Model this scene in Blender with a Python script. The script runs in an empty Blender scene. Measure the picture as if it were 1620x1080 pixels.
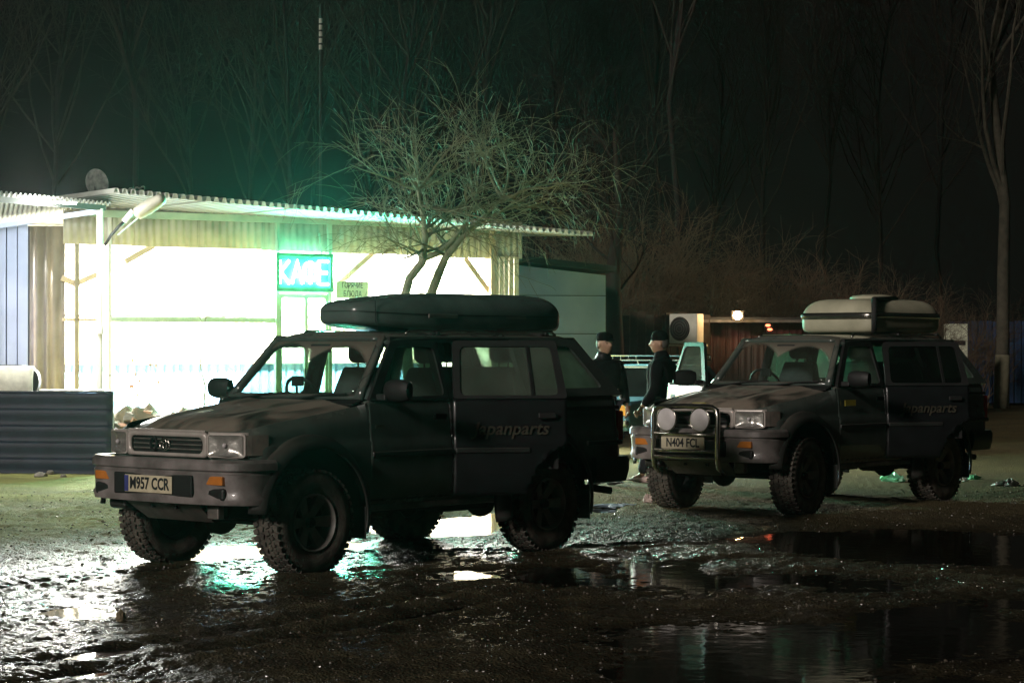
import bpy, bmesh, math, random
import numpy as np
from mathutils import Vector, Matrix
R = math.radians; PI = math.pi
S = bpy.context.scene; C = S.collection

# ------------------------------------------------------------------ camera, world, sun, exposure
F_PX, CAM_Z, HOR = 3600.0, 1.647, 551.4
cam_d = bpy.data.cameras.new('camera'); cam = bpy.data.objects.new('camera', cam_d); C.objects.link(cam)
cam_d.sensor_width = 36; cam_d.lens = 36 * F_PX / 1620; cam_d.clip_start = .1; cam_d.clip_end = 2000
cam.location = (0, 0, CAM_Z); cam.rotation_euler = (R(90.1813), 0, 0); S.camera = cam
W = bpy.data.worlds.new('World'); S.world = W; W.use_nodes = True
bg = W.node_tree.nodes['Background']; bg.inputs[0].default_value = (.0032, .0030, .0025, 1); bg.inputs[1].default_value = 1.0
sl = bpy.data.lights.new('moon', 'SUN'); sun = bpy.data.objects.new('moon', sl); C.objects.link(sun)
sl.energy = 1.2; sl.angle = R(7); sl.color = (1, .88, .80)
SUN_DIR = Vector((.595, .79, -.38)).normalized()
sun.rotation_euler = SUN_DIR.to_track_quat('-Z', 'Y').to_euler()
S.view_settings.view_transform = 'Standard'; S.view_settings.look = 'None'
S.view_settings.exposure = .35; S.view_settings.gamma = 1; S.view_settings.use_curve_mapping = False
cy = S.cycles; cy.use_denoising = True; cy.max_bounces = 7; cy.transparent_max_bounces = 16
cy.diffuse_bounces = 3; cy.glossy_bounces = 4; cy.sample_clamp_indirect = 4; cy.caustics_reflective = False; cy.caustics_refractive = False
cy.volume_bounces = 0

def at(px, py, D):                      # a point of the photograph at depth D, in metres
    return Vector(((px - 810) / F_PX * D, D, CAM_Z - (py - HOR) / F_PX * D))

# ------------------------------------------------------------------ materials
def mat(name, col, rough=.6, metal=0., var=.25, scale=6., bump=0., bscale=40., coat=0., spec=.5, col2=None, emit=None, estr=0., detail=6):
    m = bpy.data.materials.new(name); m.use_nodes = True; nt = m.node_tree; N = nt.nodes; L = nt.links
    b = N['Principled BSDF']
    b.inputs['Roughness'].default_value = rough; b.inputs['Metallic'].default_value = metal
    b.inputs['Coat Weight'].default_value = coat; b.inputs['Specular IOR Level'].default_value = spec
    tc = N.new('ShaderNodeTexCoord')
    n = N.new('ShaderNodeTexNoise'); n.inputs['Scale'].default_value = scale; n.inputs['Detail'].default_value = detail
    L.new(tc.outputs['Object'], n.inputs['Vector'])
    r = N.new('ShaderNodeValToRGB'); r.color_ramp.elements[0].position = .33; r.color_ramp.elements[1].position = .68
    c2 = col2 or tuple(min(1, c * (1 + var)) for c in col)
    c1 = col if col2 else tuple(c * (1 - var) for c in col)
    r.color_ramp.elements[0].color = (*c1, 1); r.color_ramp.elements[1].color = (*c2, 1)
    L.new(n.outputs['Fac'], r.inputs['Fac']); L.new(r.outputs['Color'], b.inputs['Base Color'])
    if bump:
        n2 = N.new('ShaderNodeTexNoise'); n2.inputs['Scale'].default_value = bscale; n2.inputs['Detail'].default_value = 4
        L.new(tc.outputs['Object'], n2.inputs['Vector'])
        bp = N.new('ShaderNodeBump'); bp.inputs['Strength'].default_value = bump; bp.inputs['Distance'].default_value = .01
        L.new(n2.outputs['Fac'], bp.inputs['Height']); L.new(bp.outputs['Normal'], b.inputs['Normal'])
    if emit:
        b.inputs['Emission Color'].default_value = (*emit, 1); b.inputs['Emission Strength'].default_value = estr
    return m

def dusty(name, col, dust, rough=.28, amount=.75, coat=.5, lowmud=True):
    """car paint with dried dust on the faces that look up, and splashed mud low down"""
    m = mat(name, col, rough, coat=coat, var=.15); nt = m.node_tree; N = nt.nodes; L = nt.links
    b = N['Principled BSDF']; ramp = [n for n in N if n.type == 'VALTORGB'][0]
    g = N.new('ShaderNodeNewGeometry'); sp = N.new('ShaderNodeSeparateXYZ'); L.new(g.outputs['Normal'], sp.inputs[0])
    up = N.new('ShaderNodeMapRange'); up.inputs[1].default_value = .35; up.inputs[2].default_value = .9; L.new(sp.outputs[2], up.inputs[0])
    tc = N.new('ShaderNodeTexCoord'); mp = N.new('ShaderNodeMapping'); mp.inputs['Scale'].default_value = (1.1, 2.3, 2.3); mp.inputs['Rotation'].default_value = (0, 0, .35)
    L.new(tc.outputs['Object'], mp.inputs[0])
    n = N.new('ShaderNodeTexNoise'); n.inputs['Scale'].default_value = 1.6; n.inputs['Detail'].default_value = 5; n.inputs['Distortion'].default_value = 1.2; L.new(mp.outputs[0], n.inputs['Vector'])
    nr = N.new('ShaderNodeMapRange'); nr.inputs[1].default_value = .30; nr.inputs[2].default_value = .56; L.new(n.outputs['Fac'], nr.inputs[0])
    mu = N.new('ShaderNodeMath'); mu.operation = 'MULTIPLY'; L.new(up.outputs[0], mu.inputs[0]); L.new(nr.outputs[0], mu.inputs[1])
    so = N.new('ShaderNodeSeparateXYZ'); L.new(tc.outputs['Object'], so.inputs[0])
    lo = N.new('ShaderNodeMapRange'); lo.inputs[1].default_value = 1.0; lo.inputs[2].default_value = .45; lo.inputs[4].default_value = .55 if lowmud else 0.
    L.new(so.outputs[2], lo.inputs[0])
    n3 = N.new('ShaderNodeTexNoise'); n3.inputs['Scale'].default_value = 7; n3.inputs['Detail'].default_value = 8; L.new(tc.outputs['Object'], n3.inputs['Vector'])
    m3 = N.new('ShaderNodeMath'); m3.operation = 'MULTIPLY'; L.new(lo.outputs[0], m3.inputs[0]); L.new(n3.outputs['Fac'], m3.inputs[1])
    ad = N.new('ShaderNodeMath'); ad.operation = 'MAXIMUM'; L.new(mu.outputs[0], ad.inputs[0]); L.new(m3.outputs[0], ad.inputs[1])
    am = N.new('ShaderNodeMath'); am.operation = 'MULTIPLY'; am.inputs[1].default_value = amount; L.new(ad.outputs[0], am.inputs[0])
    mx = N.new('ShaderNodeMix'); mx.data_type = 'RGBA'; L.new(am.outputs[0], mx.inputs[0]); L.new(ramp.outputs[0], mx.inputs[6]); mx.inputs[7].default_value = (*dust, 1)
    L.new(mx.outputs[2], b.inputs['Base Color'])
    rr = N.new('ShaderNodeMapRange'); rr.inputs[3].default_value = rough; rr.inputs[4].default_value = .75; L.new(am.outputs[0], rr.inputs[0]); L.new(rr.outputs[0], b.inputs['Roughness'])
    return m

def glass(name, tint=(.8, .9, .88), dirt=.1, dirtcol=(.25, .27, .23), wiped=None, rough=.03):
    m = bpy.data.materials.new(name); m.use_nodes = True; nt = m.node_tree; N = nt.nodes; L = nt.links
    N.remove(N['Principled BSDF']); out = N['Material Output']
    tr = N.new('ShaderNodeBsdfTransparent'); tr.inputs[0].default_value = (*tint, 1)
    gl = N.new('ShaderNodeBsdfGlossy'); gl.inputs['Roughness'].default_value = rough
    lw_ = N.new('ShaderNodeLayerWeight'); lw_.inputs[0].default_value = .5          # Schlick reflectance of a thin pane
    pw = N.new('ShaderNodeMath'); pw.operation = 'POWER'; pw.inputs[1].default_value = 5; L.new(lw_.outputs['Facing'], pw.inputs[0])
    fr = N.new('ShaderNodeMath'); fr.operation = 'MULTIPLY_ADD'; fr.inputs[1].default_value = .94; fr.inputs[2].default_value = .03; L.new(pw.outputs[0], fr.inputs[0])
    m1 = N.new('ShaderNodeMixShader'); L.new(fr.outputs[0], m1.inputs[0]); L.new(tr.outputs[0], m1.inputs[1]); L.new(gl.outputs[0], m1.inputs[2])
    df = N.new('ShaderNodeBsdfDiffuse'); df.inputs[0].default_value = (*dirtcol, 1)
    tl = N.new('ShaderNodeBsdfTranslucent'); tl.inputs[0].default_value = (*dirtcol, 1)
    m0 = N.new('ShaderNodeMixShader'); m0.inputs[0].default_value = .5; L.new(df.outputs[0], m0.inputs[1]); L.new(tl.outputs[0], m0.inputs[2])
    m2 = N.new('ShaderNodeMixShader'); L.new(m1.outputs[0], m2.inputs[1]); L.new(m0.outputs[0], m2.inputs[2])
    tc = N.new('ShaderNodeTexCoord'); n = N.new('ShaderNodeTexNoise'); n.inputs['Scale'].default_value = 3; n.inputs['Detail'].default_value = 8
    L.new(tc.outputs['Object'], n.inputs['Vector'])
    mr = N.new('ShaderNodeMapRange'); mr.inputs[1].default_value = .3; mr.inputs[2].default_value = .7; mr.inputs[3].default_value = dirt * .6; mr.inputs[4].default_value = dirt * 1.4
    L.new(n.outputs['Fac'], mr.inputs[0]); fac = mr.outputs[0]
    if wiped:                          # dried dust stays outside the wipers' two sweeps
        sp = N.new('ShaderNodeSeparateXYZ'); L.new(tc.outputs['Object'], sp.inputs[0]); ds = []
        for (cy_, cz_, rad) in wiped:
            v = N.new('ShaderNodeCombineXYZ'); L.new(sp.outputs[1], v.inputs[0]); L.new(sp.outputs[2], v.inputs[1])
            d = N.new('ShaderNodeVectorMath'); d.operation = 'DISTANCE'; d.inputs[1].default_value = (cy_, cz_, 0); L.new(v.outputs[0], d.inputs[0])
            q = N.new('ShaderNodeMapRange'); q.inputs[1].default_value = rad; q.inputs[2].default_value = rad + .03; L.new(d.outputs['Value'], q.inputs[0]); ds.append(q)
        mn = N.new('ShaderNodeMath'); mn.operation = 'MINIMUM'; L.new(ds[0].outputs[0], mn.inputs[0]); L.new(ds[1].outputs[0], mn.inputs[1])
        ml = N.new('ShaderNodeMath'); ml.operation = 'MULTIPLY_ADD'; ml.inputs[1].default_value = .75; L.new(mn.outputs[0], ml.inputs[0]); L.new(mr.outputs[0], ml.inputs[2]); fac = ml.outputs[0]
    L.new(fac, m2.inputs[0]); L.new(m2.outputs[0], out.inputs[0])
    return m

DUST = (.26, .22, .17)
M = dict(
    paint=dusty('car paint grey green', (.070, .090, .080), DUST, amount=.45, rough=.2, coat=1.), door_shade=mat('black door film', (.007, .008, .009), .4, var=.3, coat=.15),  # second paint darkens the lettered open doors to stand for shade
    hoodp=dusty('bonnet paint under dust', (.030, .032, .028), (.33, .28, .22), amount=.8, lowmud=False),
    cladding=dusty('dark cladding', (.014, .017, .016), (.09, .08, .065), rough=.42, amount=.7, coat=.1),
    bumper=mat('bumper silver grey', (.085, .078, .072), .36, var=.35, scale=4, bump=.15, coat=.3, col2=(.30, .27, .26), detail=10),
    clearlens=glass('clear lamp lens', (.93, .93, .92), .10, (.55, .53, .50), rough=.12), reflector=mat('lamp reflector', (.75, .74, .70), .28, metal=.75, var=.15, scale=20, bump=.4, bscale=24),
    silver=mat('silver surround', (.50, .46, .42), .35, metal=.15, var=.15),
    chrome=mat('dull chrome', (.62, .60, .54), .22, metal=1., var=.12),
    black=mat('black plastic', (.012, .012, .012), .55, var=.3, bump=.1),
    rubber=mat('muddy tyre rubber', (.045, .042, .036), .72, scale=10, bump=.5, bscale=60, col2=(.14, .125, .10)),
    alloy=mat('dusty alloy wheel', (.17, .17, .16), .5, metal=.2, col2=(.32, .30, .27), scale=9),
    lamp=mat('fluted lamp lens', (.34, .34, .32), .16, metal=.35, var=.2, coat=1., bump=.35, bscale=38, scale=11, col2=(.80, .78, .73)), cornerlamp=mat('smoked corner lens', (.10, .09, .08), .15, coat=1., bump=.2, col2=(.22, .19, .16), scale=9),
    lampcover=mat('white spot lamp cover', (.62, .60, .60), .45, var=.12, bump=.1),
    amber=mat('amber lens', (.62, .22, .04), .18, var=.2, coat=.8), red=mat('red lens', (.45, .03, .02), .2, coat=.8),
    plate=mat('number plate yellow white', (.66, .60, .42), .45, var=.12, scale=12), platew=mat('plate worn white', (.60, .55, .40), .5, var=.15),
    ink=mat('black lettering', (.018, .018, .022), .5), blueband=mat('plate blue band', (.06, .07, .28), .5),
    decal=mat('dull gold lettering', (.040, .037, .024), .6), sticker=mat('yellow sticker', (.50, .45, .06), .5),
    glass=glass('windscreen glass', wiped=[(-.36, 1.24, .435), (.26, 1.24, .41)], dirt=.05, dirtcol=(.42, .38, .31)),
    sideglass=glass('misted side glass', tint=(.68, .80, .74), dirt=.30, dirtcol=(.30, .36, .29), rough=.08),
    mistglass=glass('misted rear glass', tint=(.68, .80, .74), dirt=.55, dirtcol=(.46, .54, .44), rough=.1),
    darkglass=glass('tinted side glass', tint=(.22, .25, .24), dirt=.05, dirtcol=(.12, .13, .12)),
    seat=mat('grey seat cloth', (.10, .10, .10), .9, bump=.2, bscale=120, col2=(.15, .15, .145)), interior=mat('dark cabin trim', (.022, .022, .022), .7),
    boxdark=mat('dark green roof box shell', (.095, .125, .115), .26, var=.25, scale=3, bump=.08, bscale=18, coat=.25),
    boxcream=mat('cream roof box shell', (.36, .36, .25), .5, var=.15, scale=3, bump=.12, bscale=9, col2=(.55, .54, .39), detail=9), corner_shade=mat('dark strap', (.02, .02, .02), .8),
    underbody=mat('muddy underbody', (.03, .027, .022), .85, col2=(.07, .06, .045)), skid=mat('scuffed skid plate', (.14, .13, .12), .5, metal=.5, col2=(.26, .24, .21), scale=8),
    cream=mat('cream painted boards', (.70, .62, .46), .6, col2=(.85, .78, .62), scale=3, bump=.1), wood=mat('pale timber', (.52, .40, .26), .7, col2=(.66, .54, .38), scale=5, bump=.2),
    ltblue=mat('light blue sheet', (.26, .50, .78), .45, var=.12), greyst=mat('grimy corrugated sheet', (.30, .28, .23), .55, metal=.1, col2=(.52, .48, .41), scale=2.5, bump=.1),
    zinc=mat('zinc roofing sheet', (.17, .17, .155), .55, metal=.1, col2=(.27, .27, .24), scale=2), frame=mat('painted green steel frame', (.32, .46, .38), .5, col2=(.45, .56, .46), scale=5),
    white=mat('white painted steel', (.72, .71, .66), .45, var=.1), lilac=mat('pale blue boards', (.48, .54, .80), .5, var=.1, scale=2), darkgap=mat('dark gap', (.03, .03, .06), .8),
    brown=mat('brown corrugated sheet', (.20, .17, .12), .6, col2=(.33, .29, .21), scale=2, bump=.1), navy=mat('navy sheet metal', (.006, .011, .032), .6, col2=(.014, .024, .058), scale=3, bump=.2),
    bluewall=mat('weathered blue plaster', (.36, .46, .58), .85, col2=(.52, .60, .68), scale=1.3, bump=.35, bscale=8), slate2=mat('mottled grey dish', (.05, .055, .05), .7, col2=(.16, .16, .14), scale=14), slate=mat('dark roofing felt', (.025, .025, .024), .8),
    bark=mat('olive bark', (.20, .20, .13), .85, col2=(.34, .33, .22), scale=9, bump=.4), twig=mat('olive twig bark', (.14, .13, .08), .8, var=.3, scale=2),
    farbark=mat('dark brown bark', (.024, .018, .012), .9, var=.3, scale=2), brownbark=mat('reddish brown twigs', (.11, .075, .045), .9, var=.35, scale=2), greybark=mat('grey olive bark', (.06, .056, .04), .9, col2=(.11, .10, .07), scale=6, bump=.5), trunkdark=mat('dark trunk bark', (.013, .010, .008), .9, var=.3, scale=5), lime=mat('limewash on trunk', (.24, .23, .15), .9, var=.2, scale=6),
    boards=mat('dark brown boards', (.040, .028, .018), .8, col2=(.075, .055, .035), scale=4), kiosk=mat('dark red sheet cladding', (.045, .010, .008), .6, col2=(.085, .020, .014), scale=3), acwhite=mat('off white casing', (.62, .62, .52), .5, var=.1),
    ladablue=mat('blue grey car paint', (.08, .19, .24), .3, coat=.6, var=.15), bluefence=mat('blue corrugated fence', (.035, .075, .17), .5, var=.3, scale=2),
    sofa=mat('cream leatherette', (.60, .58, .48), .45, bump=.15), stone=mat('grey stone', (.20, .18, .15), .85, col2=(.32, .28, .23), scale=8, bump=.4), brick=mat('broken red brick', (.42, .18, .09), .85, col2=(.55, .32, .20), scale=7, bump=.4),
    soil=mat('heaped soil', (.12, .10, .06), .9, col2=(.22, .18, .11), scale=5, bump=.6, bscale=25), litterw=mat('white plastic litter', (.85, .85, .78), .5), litterg=mat('green plastic bag', (.16, .55, .30), .4), litterp=mat('pale pink paper', (.62, .50, .45), .7), litterb=mat('pale blue plastic sheet', (.40, .52, .60), .3),
    skin=mat('skin', (.42, .26, .18), .55, var=.12, scale=14), jacket=mat('black jacket cloth', (.006, .006, .007), .9, bump=.6, bscale=16, spec=.08), leather=mat('black leather jacket', (.006, .006, .007), .45, bump=.8, bscale=12, spec=.3), jeans=mat('dark trousers', (.012, .013, .018), .85, bump=.2), wool=mat('black knit hat', (.007, .007, .007), .95, bump=.5, bscale=90, spec=.05), shoe=mat('pale pink trainer', (.62, .48, .44), .6), dark=mat('near black', (.006, .006, .006), .7), lips=mat('lips', (.24, .10, .08), .5), hair=mat('grey hair', (.10, .09, .08), .8),
    tubeon=mat('lit fluorescent tube', (.9, .9, .9), .4, emit=(1, .98, .90), estr=40), neon=mat('green neon tube', (.2, .8, .6), .3, emit=(.32, 1., .70), estr=26), signback=mat('green sign panel', (.07, .36, .22), .45), flood=mat('lit floodlight lens', (.9, .8, .6), .3, emit=(1, .60, .26), estr=220), redlamp=mat('lit red marker lamp', (.8, .1, .05), .3, emit=(1, .14, .06), estr=5), paper=mat('pale sign board', (.70, .74, .55), .6, var=.12), concrete=mat('concrete floor', (.30, .29, .26), .8),
)

# ------------------------------------------------------------------ mesh helpers
class MB:
    def __init__(s): s.v = []; s.f = []
    def add(s, vs, fs):
        o = len(s.v); s.v += [tuple(p) for p in vs]; s.f += [tuple(i + o for i in f) for f in fs]; return s
    def box(s, c, d, rot=None):
        c = Vector(c); h = Vector(d) / 2; vs = []
        for x in (-1, 1):
            for y in (-1, 1):
                for z in (-1, 1):
                    p = Vector((x * h.x, y * h.y, z * h.z)); p = (rot @ p) if rot else p; vs.append(c + p)
        return s.add(vs, [(0, 1, 3, 2), (4, 6, 7, 5), (0, 4, 5, 1), (2, 3, 7, 6), (0, 2, 6, 4), (1, 5, 7, 3)])
    def bar(s, a, b, w, h):
        a, b = Vector(a), Vector(b); d = b - a
        q = d.to_track_quat('X', 'Z').to_matrix(); return s.box((a + b) / 2, (d.length, w, h), q)
    def tube(s, pts, r, n=8, cap=True):
        pts = [Vector(p) for p in pts]; rs = r if isinstance(r, (list, tuple)) else [r] * len(pts); vs = []; fs = []
        prev = None
        for i, p in enumerate(pts):
            t = (pts[min(i + 1, len(pts) - 1)] - pts[max(i - 1, 0)]); t = t.normalized() if t.length > 1e-9 else Vector((0, 0, 1))
            if prev is None:
                a = Vector((0, 0, 1)) if abs(t.z) < .9 else Vector((1, 0, 0)); u = t.cross(a).normalized()
            else: u = (prev - t * prev.dot(t)); u = u.normalized() if u.length > 1e-6 else t.orthogonal().normalized()
            prev = u; w = t.cross(u)
            for k in range(n):
                an = 2 * PI * k / n; vs.append(p + (u * math.cos(an) + w * math.sin(an)) * rs[i])
        for i in range(len(pts) - 1):
            for k in range(n):
                a = i * n + k; b = i * n + (k + 1) % n; fs.append((a, b, b + n, a + n))
        if cap: fs += [tuple(range(n))[::-1], tuple(range((len(pts) - 1) * n, len(pts) * n))]
        return s.add(vs, fs)
    def grid(s, fn, nu, nv, closeu=False):
        vs = [fn(i / (nu if closeu else nu - 1), j / (nv - 1)) for j in range(nv) for i in range(nu)]; fs = []
        for j in range(nv - 1):
            for i in range(nu if closeu else nu - 1):
                a = j * nu + i; b = j * nu + (i + 1) % nu; fs.append((a, b, b + nu, a + nu))
        return s.add(vs, fs)
    def lathe(s, prof, n=24, M4=None, closed=True):
        vs = []; fs = []; m = len(prof)
        for k in range(n):
            an = 2 * PI * k / n
            for (r, h) in prof:
                p = Vector((r * math.cos(an), r * math.sin(an), h)); vs.append((M4 @ p) if M4 else p)
        for k in range(n):
            for j in range(m - 1):
                a = k * m + j; b = ((k + 1) % n) * m + j; fs.append((a, b, b + 1, a + 1))
        return s.add(vs, fs)
    def prism(s, poly, a, b, fn):           # polygon (2D) swept between two values of the third coordinate
        n = len(poly); vs = [fn(p[0], p[1], a) for p in poly] + [fn(p[0], p[1], b) for p in poly]
        return s.add(vs, [tuple(range(n))[::-1], tuple(range(n, 2 * n))] + [(i, (i + 1) % n, (i + 1) % n + n, i + n) for i in range(n)])
    def sphere(s, c, r, nu=12, nv=8, sc=(1, 1, 1), fn=None):
        c = Vector(c)
        def g(u, v):
            th = PI * v; ph = 2 * PI * u; p = Vector((math.sin(th) * math.cos(ph) * sc[0], math.sin(th) * math.sin(ph) * sc[1], math.cos(th) * sc[2])) * r
            if fn: p = fn(p)
            return c + p
        return s.grid(g, nu, nv, True)
    def build(s, name, m, parent=None, smooth=False, bevel=0., solid=0., seg=2, ang=35, fix=True, subs=0):
        me = bpy.data.meshes.new(name); me.from_pydata([tuple(p) for p in s.v], [], s.f)
        if fix:
            bm = bmesh.new(); bm.from_mesh(me); bmesh.ops.remove_doubles(bm, verts=bm.verts, dist=1e-5); bmesh.ops.recalc_face_normals(bm, faces=bm.faces); bm.to_mesh(me); bm.free()
        me.materials.append(M[m] if isinstance(m, str) else m)
        if smooth: me.shade_smooth()
        o = bpy.data.objects.new(name, me); C.objects.link(o)
        if parent: o.parent = parent
        if solid:
            k = o.modifiers.new('solid', 'SOLIDIFY'); k.thickness = solid; k.offset = 0
        if bevel:
            k = o.modifiers.new('bevel', 'BEVEL'); k.width = bevel; k.segments = seg; k.limit_method = 'ANGLE'; k.angle_limit = R(ang)
        if subs:
            k = o.modifiers.new('subd', 'SUBSURF'); k.levels = subs; k.render_levels = subs
        if smooth and (bevel or solid):
            me.set_sharp_from_angle(angle=R(40))
        elif smooth == 2: me.set_sharp_from_angle(angle=R(40))
        return o

def tag(o, label, cat, group=None):
    o['label'] = label; o['category'] = cat
    if group: o['group'] = group
    return o
def thing(name, label, cat, loc=(0, 0, 0), rz=0., group=None):
    o = bpy.data.objects.new(name, None); C.objects.link(o); o.location = loc; o.rotation_euler = (0, 0, rz); o.empty_display_size = .2
    return tag(o, label, cat, group)
def empty(name, parent, loc=(0, 0, 0), rz=0.):
    o = bpy.data.objects.new(name, None); C.objects.link(o); o.parent = parent; o.location = loc; o.rotation_euler = (0, 0, rz); return o
def struct(o): o['kind'] = 'structure'; return o
def text(name, body, size, m, parent, loc, rot, ext=.002, shear=0., sx=1., align='CENTER', bold=0.):
    cu = bpy.data.curves.new(name, 'FONT'); cu.body = body; cu.size = size; cu.extrude = ext; cu.align_x = align; cu.align_y = 'CENTER'; cu.shear = shear; cu.offset = bold; cu.resolution_u = 3
    t = bpy.data.objects.new(name, cu); C.objects.link(t); dg = bpy.context.evaluated_depsgraph_get()
    me = bpy.data.meshes.new_from_object(t.evaluated_get(dg)); bpy.data.objects.remove(t); bpy.data.curves.remove(cu)
    me.materials.clear(); me.materials.append(M[m]); o = bpy.data.objects.new(name, me); C.objects.link(o)
    o.parent = parent; o.location = loc; o.rotation_euler = rot; o.scale = (sx, 1, 1); return o
def rrect(w, h, r, n=4, cx=0, cy=0):
    p = []
    for (sx, sy, a0) in ((1, 1, 0), (-1, 1, 90), (-1, -1, 180), (1, -1, 270)):
        for k in range(n + 1):
            a = R(a0 + 90 * k / n); p.append((cx + sx * (w / 2 - r) + r * math.cos(a), cy + sy * (h / 2 - r) + r * math.sin(a)))
    return p
def rpoly(P, r, n=3):
    out = []; P = [Vector(p) for p in P]; k = len(P)
    for i in range(k):
        a, b, c = P[i - 1], P[i], P[(i + 1) % k]; d1 = (a - b); d2 = (c - b); q = min(r, d1.length * .4, d2.length * .4)
        s0 = b + d1.normalized() * q; s1 = b + d2.normalized() * q
        for j in range(n + 1):
            t = j / n; out.append(tuple(s0 * (1 - t) ** 2 + b * 2 * t * (1 - t) + s1 * t * t))
    return out
def interp(x, tab): return float(np.interp(x, [t[0] for t in tab], [t[1] for t in tab]))

# value noise on numpy arrays
_rs = np.random.RandomState(11); _tab = _rs.rand(512, 512)
def vnoise(x, y, s):
    x = np.asarray(x) / s + 100; y = np.asarray(y) / s + 100; xi = np.floor(x).astype(int); yi = np.floor(y).astype(int); fx = x - xi; fy = y - yi
    fx = fx * fx * (3 - 2 * fx); fy = fy * fy * (3 - 2 * fy); g = lambda a, b: _tab[a % 512, b % 512]
    return (g(xi, yi) * (1 - fx) + g(xi + 1, yi) * fx) * (1 - fy) + (g(xi, yi + 1) * (1 - fx) + g(xi + 1, yi + 1) * fx) * fy - .5

# ------------------------------------------------------------------ ground with puddles
PUD = [  # x, y, rx, ry, depth
    (-2.25, 18.35, .50, 1.0, .050), (-1.60, 19.0, .55, .8, .045), (-.75, 21.0, .85, 1.25, .050), (-.15, 21.9, .5, .9, .045),
    (-.35, 16.5, .35, .55, .032), (.33, 16.4, .40, .9, .042), (1.15, 17.4, .45, 1.2, .040), (1.0, 15.6, .55, .9, .030),
    (3.3, 19.4, 1.5, 2.1, .050), (4.4, 17.2, 1.0, 1.6, .045), (1.9, 12.4, 1.6, 2.0, .032), (3.3, 14.0, 1.3, 1.4, .027), (.8, 10.9, .9, 1.2, .028), (2.2, 16.0, .9, .9, .032),
    (-2.75, 17.0, .40, .9, .018), (-2.5, 14.0, .45, 1.6, .012), (-3.0, 18.6, .4, .6, .022), (-2.2, 12.2, .25, .35, .024), (-2.0, 11.4, .3, .3, .02), (.9, 23.2, .25, .5, .04), (-1.3, 15.4, .25, .4, .014)]
def gh(x, y):
    x = np.asarray(x, float); y = np.asarray(y, float)
    h = .026 + .030 * vnoise(x, y, 1.3) + .020 * vnoise(x * .8 + y * .6 + 31, y * .8 - x * .6 + 7, .42) + .013 * vnoise(x + 3, y + 71, .17) + .011 * vnoise(x + 13, y + 5, .07) + .013 * vnoise(x + 43, y + 25, .036)
    for (rx0, ry0, an_) in ((-1.2, 13.0, 1.0), (-.9, 14.35, 1.0), (1.5, 17.6, .35), (1.2, 18.9, .35), (-3.2, 16.0, .95)):      # tyre ruts
        dd_ = (x - rx0) * math.sin(an_) - (y - ry0) * math.cos(an_) + .25 * vnoise(x, y, 1.7); al_ = (x - rx0) * math.cos(an_) + (y - ry0) * math.sin(an_); h = h + (-.020 * np.exp(-(dd_ / .10) ** 2) + .012 * np.exp(-((np.abs(dd_) - .19) / .06) ** 2) + .006 * np.exp(-(dd_ / .09) ** 2) * np.sin(al_ * 45)) * np.exp(-(al_ / 3.2) ** 4)
    for k, (px, py, rx, ry, d) in enumerate(PUD):
        wob = 1 + .55 * vnoise(x + 9 * k, y, .5) + .3 * vnoise(x, y + 5 * k, .2)
        q = ((x - px) / rx) ** 2 + ((y - py) / ry) ** 2
        h = h - d * np.clip(1.25 - q * wob, 0, 1)
    far = np.clip((y - 24) / 8, 0, 1); h = h * (1 - .75 * far) + .02 * far
    return np.where(y < 60, h, .02)
ds = np.concatenate([np.geomspace(6.5, 27, 880), np.geomspace(27.3, 75, 80), np.geomspace(80, 900, 14)])
ts = np.linspace(-1, 1, 760)
DD, TT = np.meshgrid(ds, ts, indexing='ij'); XX = TT * (DD * .28 + 2.0); XX = np.where(DD > 76, TT * DD * 1.2, XX)
ZZ = gh(XX, DD); gv = np.c_[XX.ravel(), DD.ravel(), ZZ.ravel()]
nu = len(ts); ii, jj = np.meshgrid(np.arange(len(ds) - 1), np.arange(nu - 1), indexing='ij'); a = (ii * nu + jj).ravel(); gf = np.c_[a, a + 1, a + nu + 1, a + nu]
me = bpy.data.meshes.new('ground'); me.vertices.add(len(gv)); me.vertices.foreach_set('co', gv.ravel()); me.loops.add(gf.size); me.loops.foreach_set('vertex_index', gf.ravel().astype(np.int32))
me.polygons.add(len(gf)); me.polygons.foreach_set('loop_start', np.arange(0, gf.size, 4, dtype=np.int32)); me.polygons.foreach_set('loop_total', np.full(len(gf), 4, dtype=np.int32)); me.update(calc_edges=True); me.shade_smooth()
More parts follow.
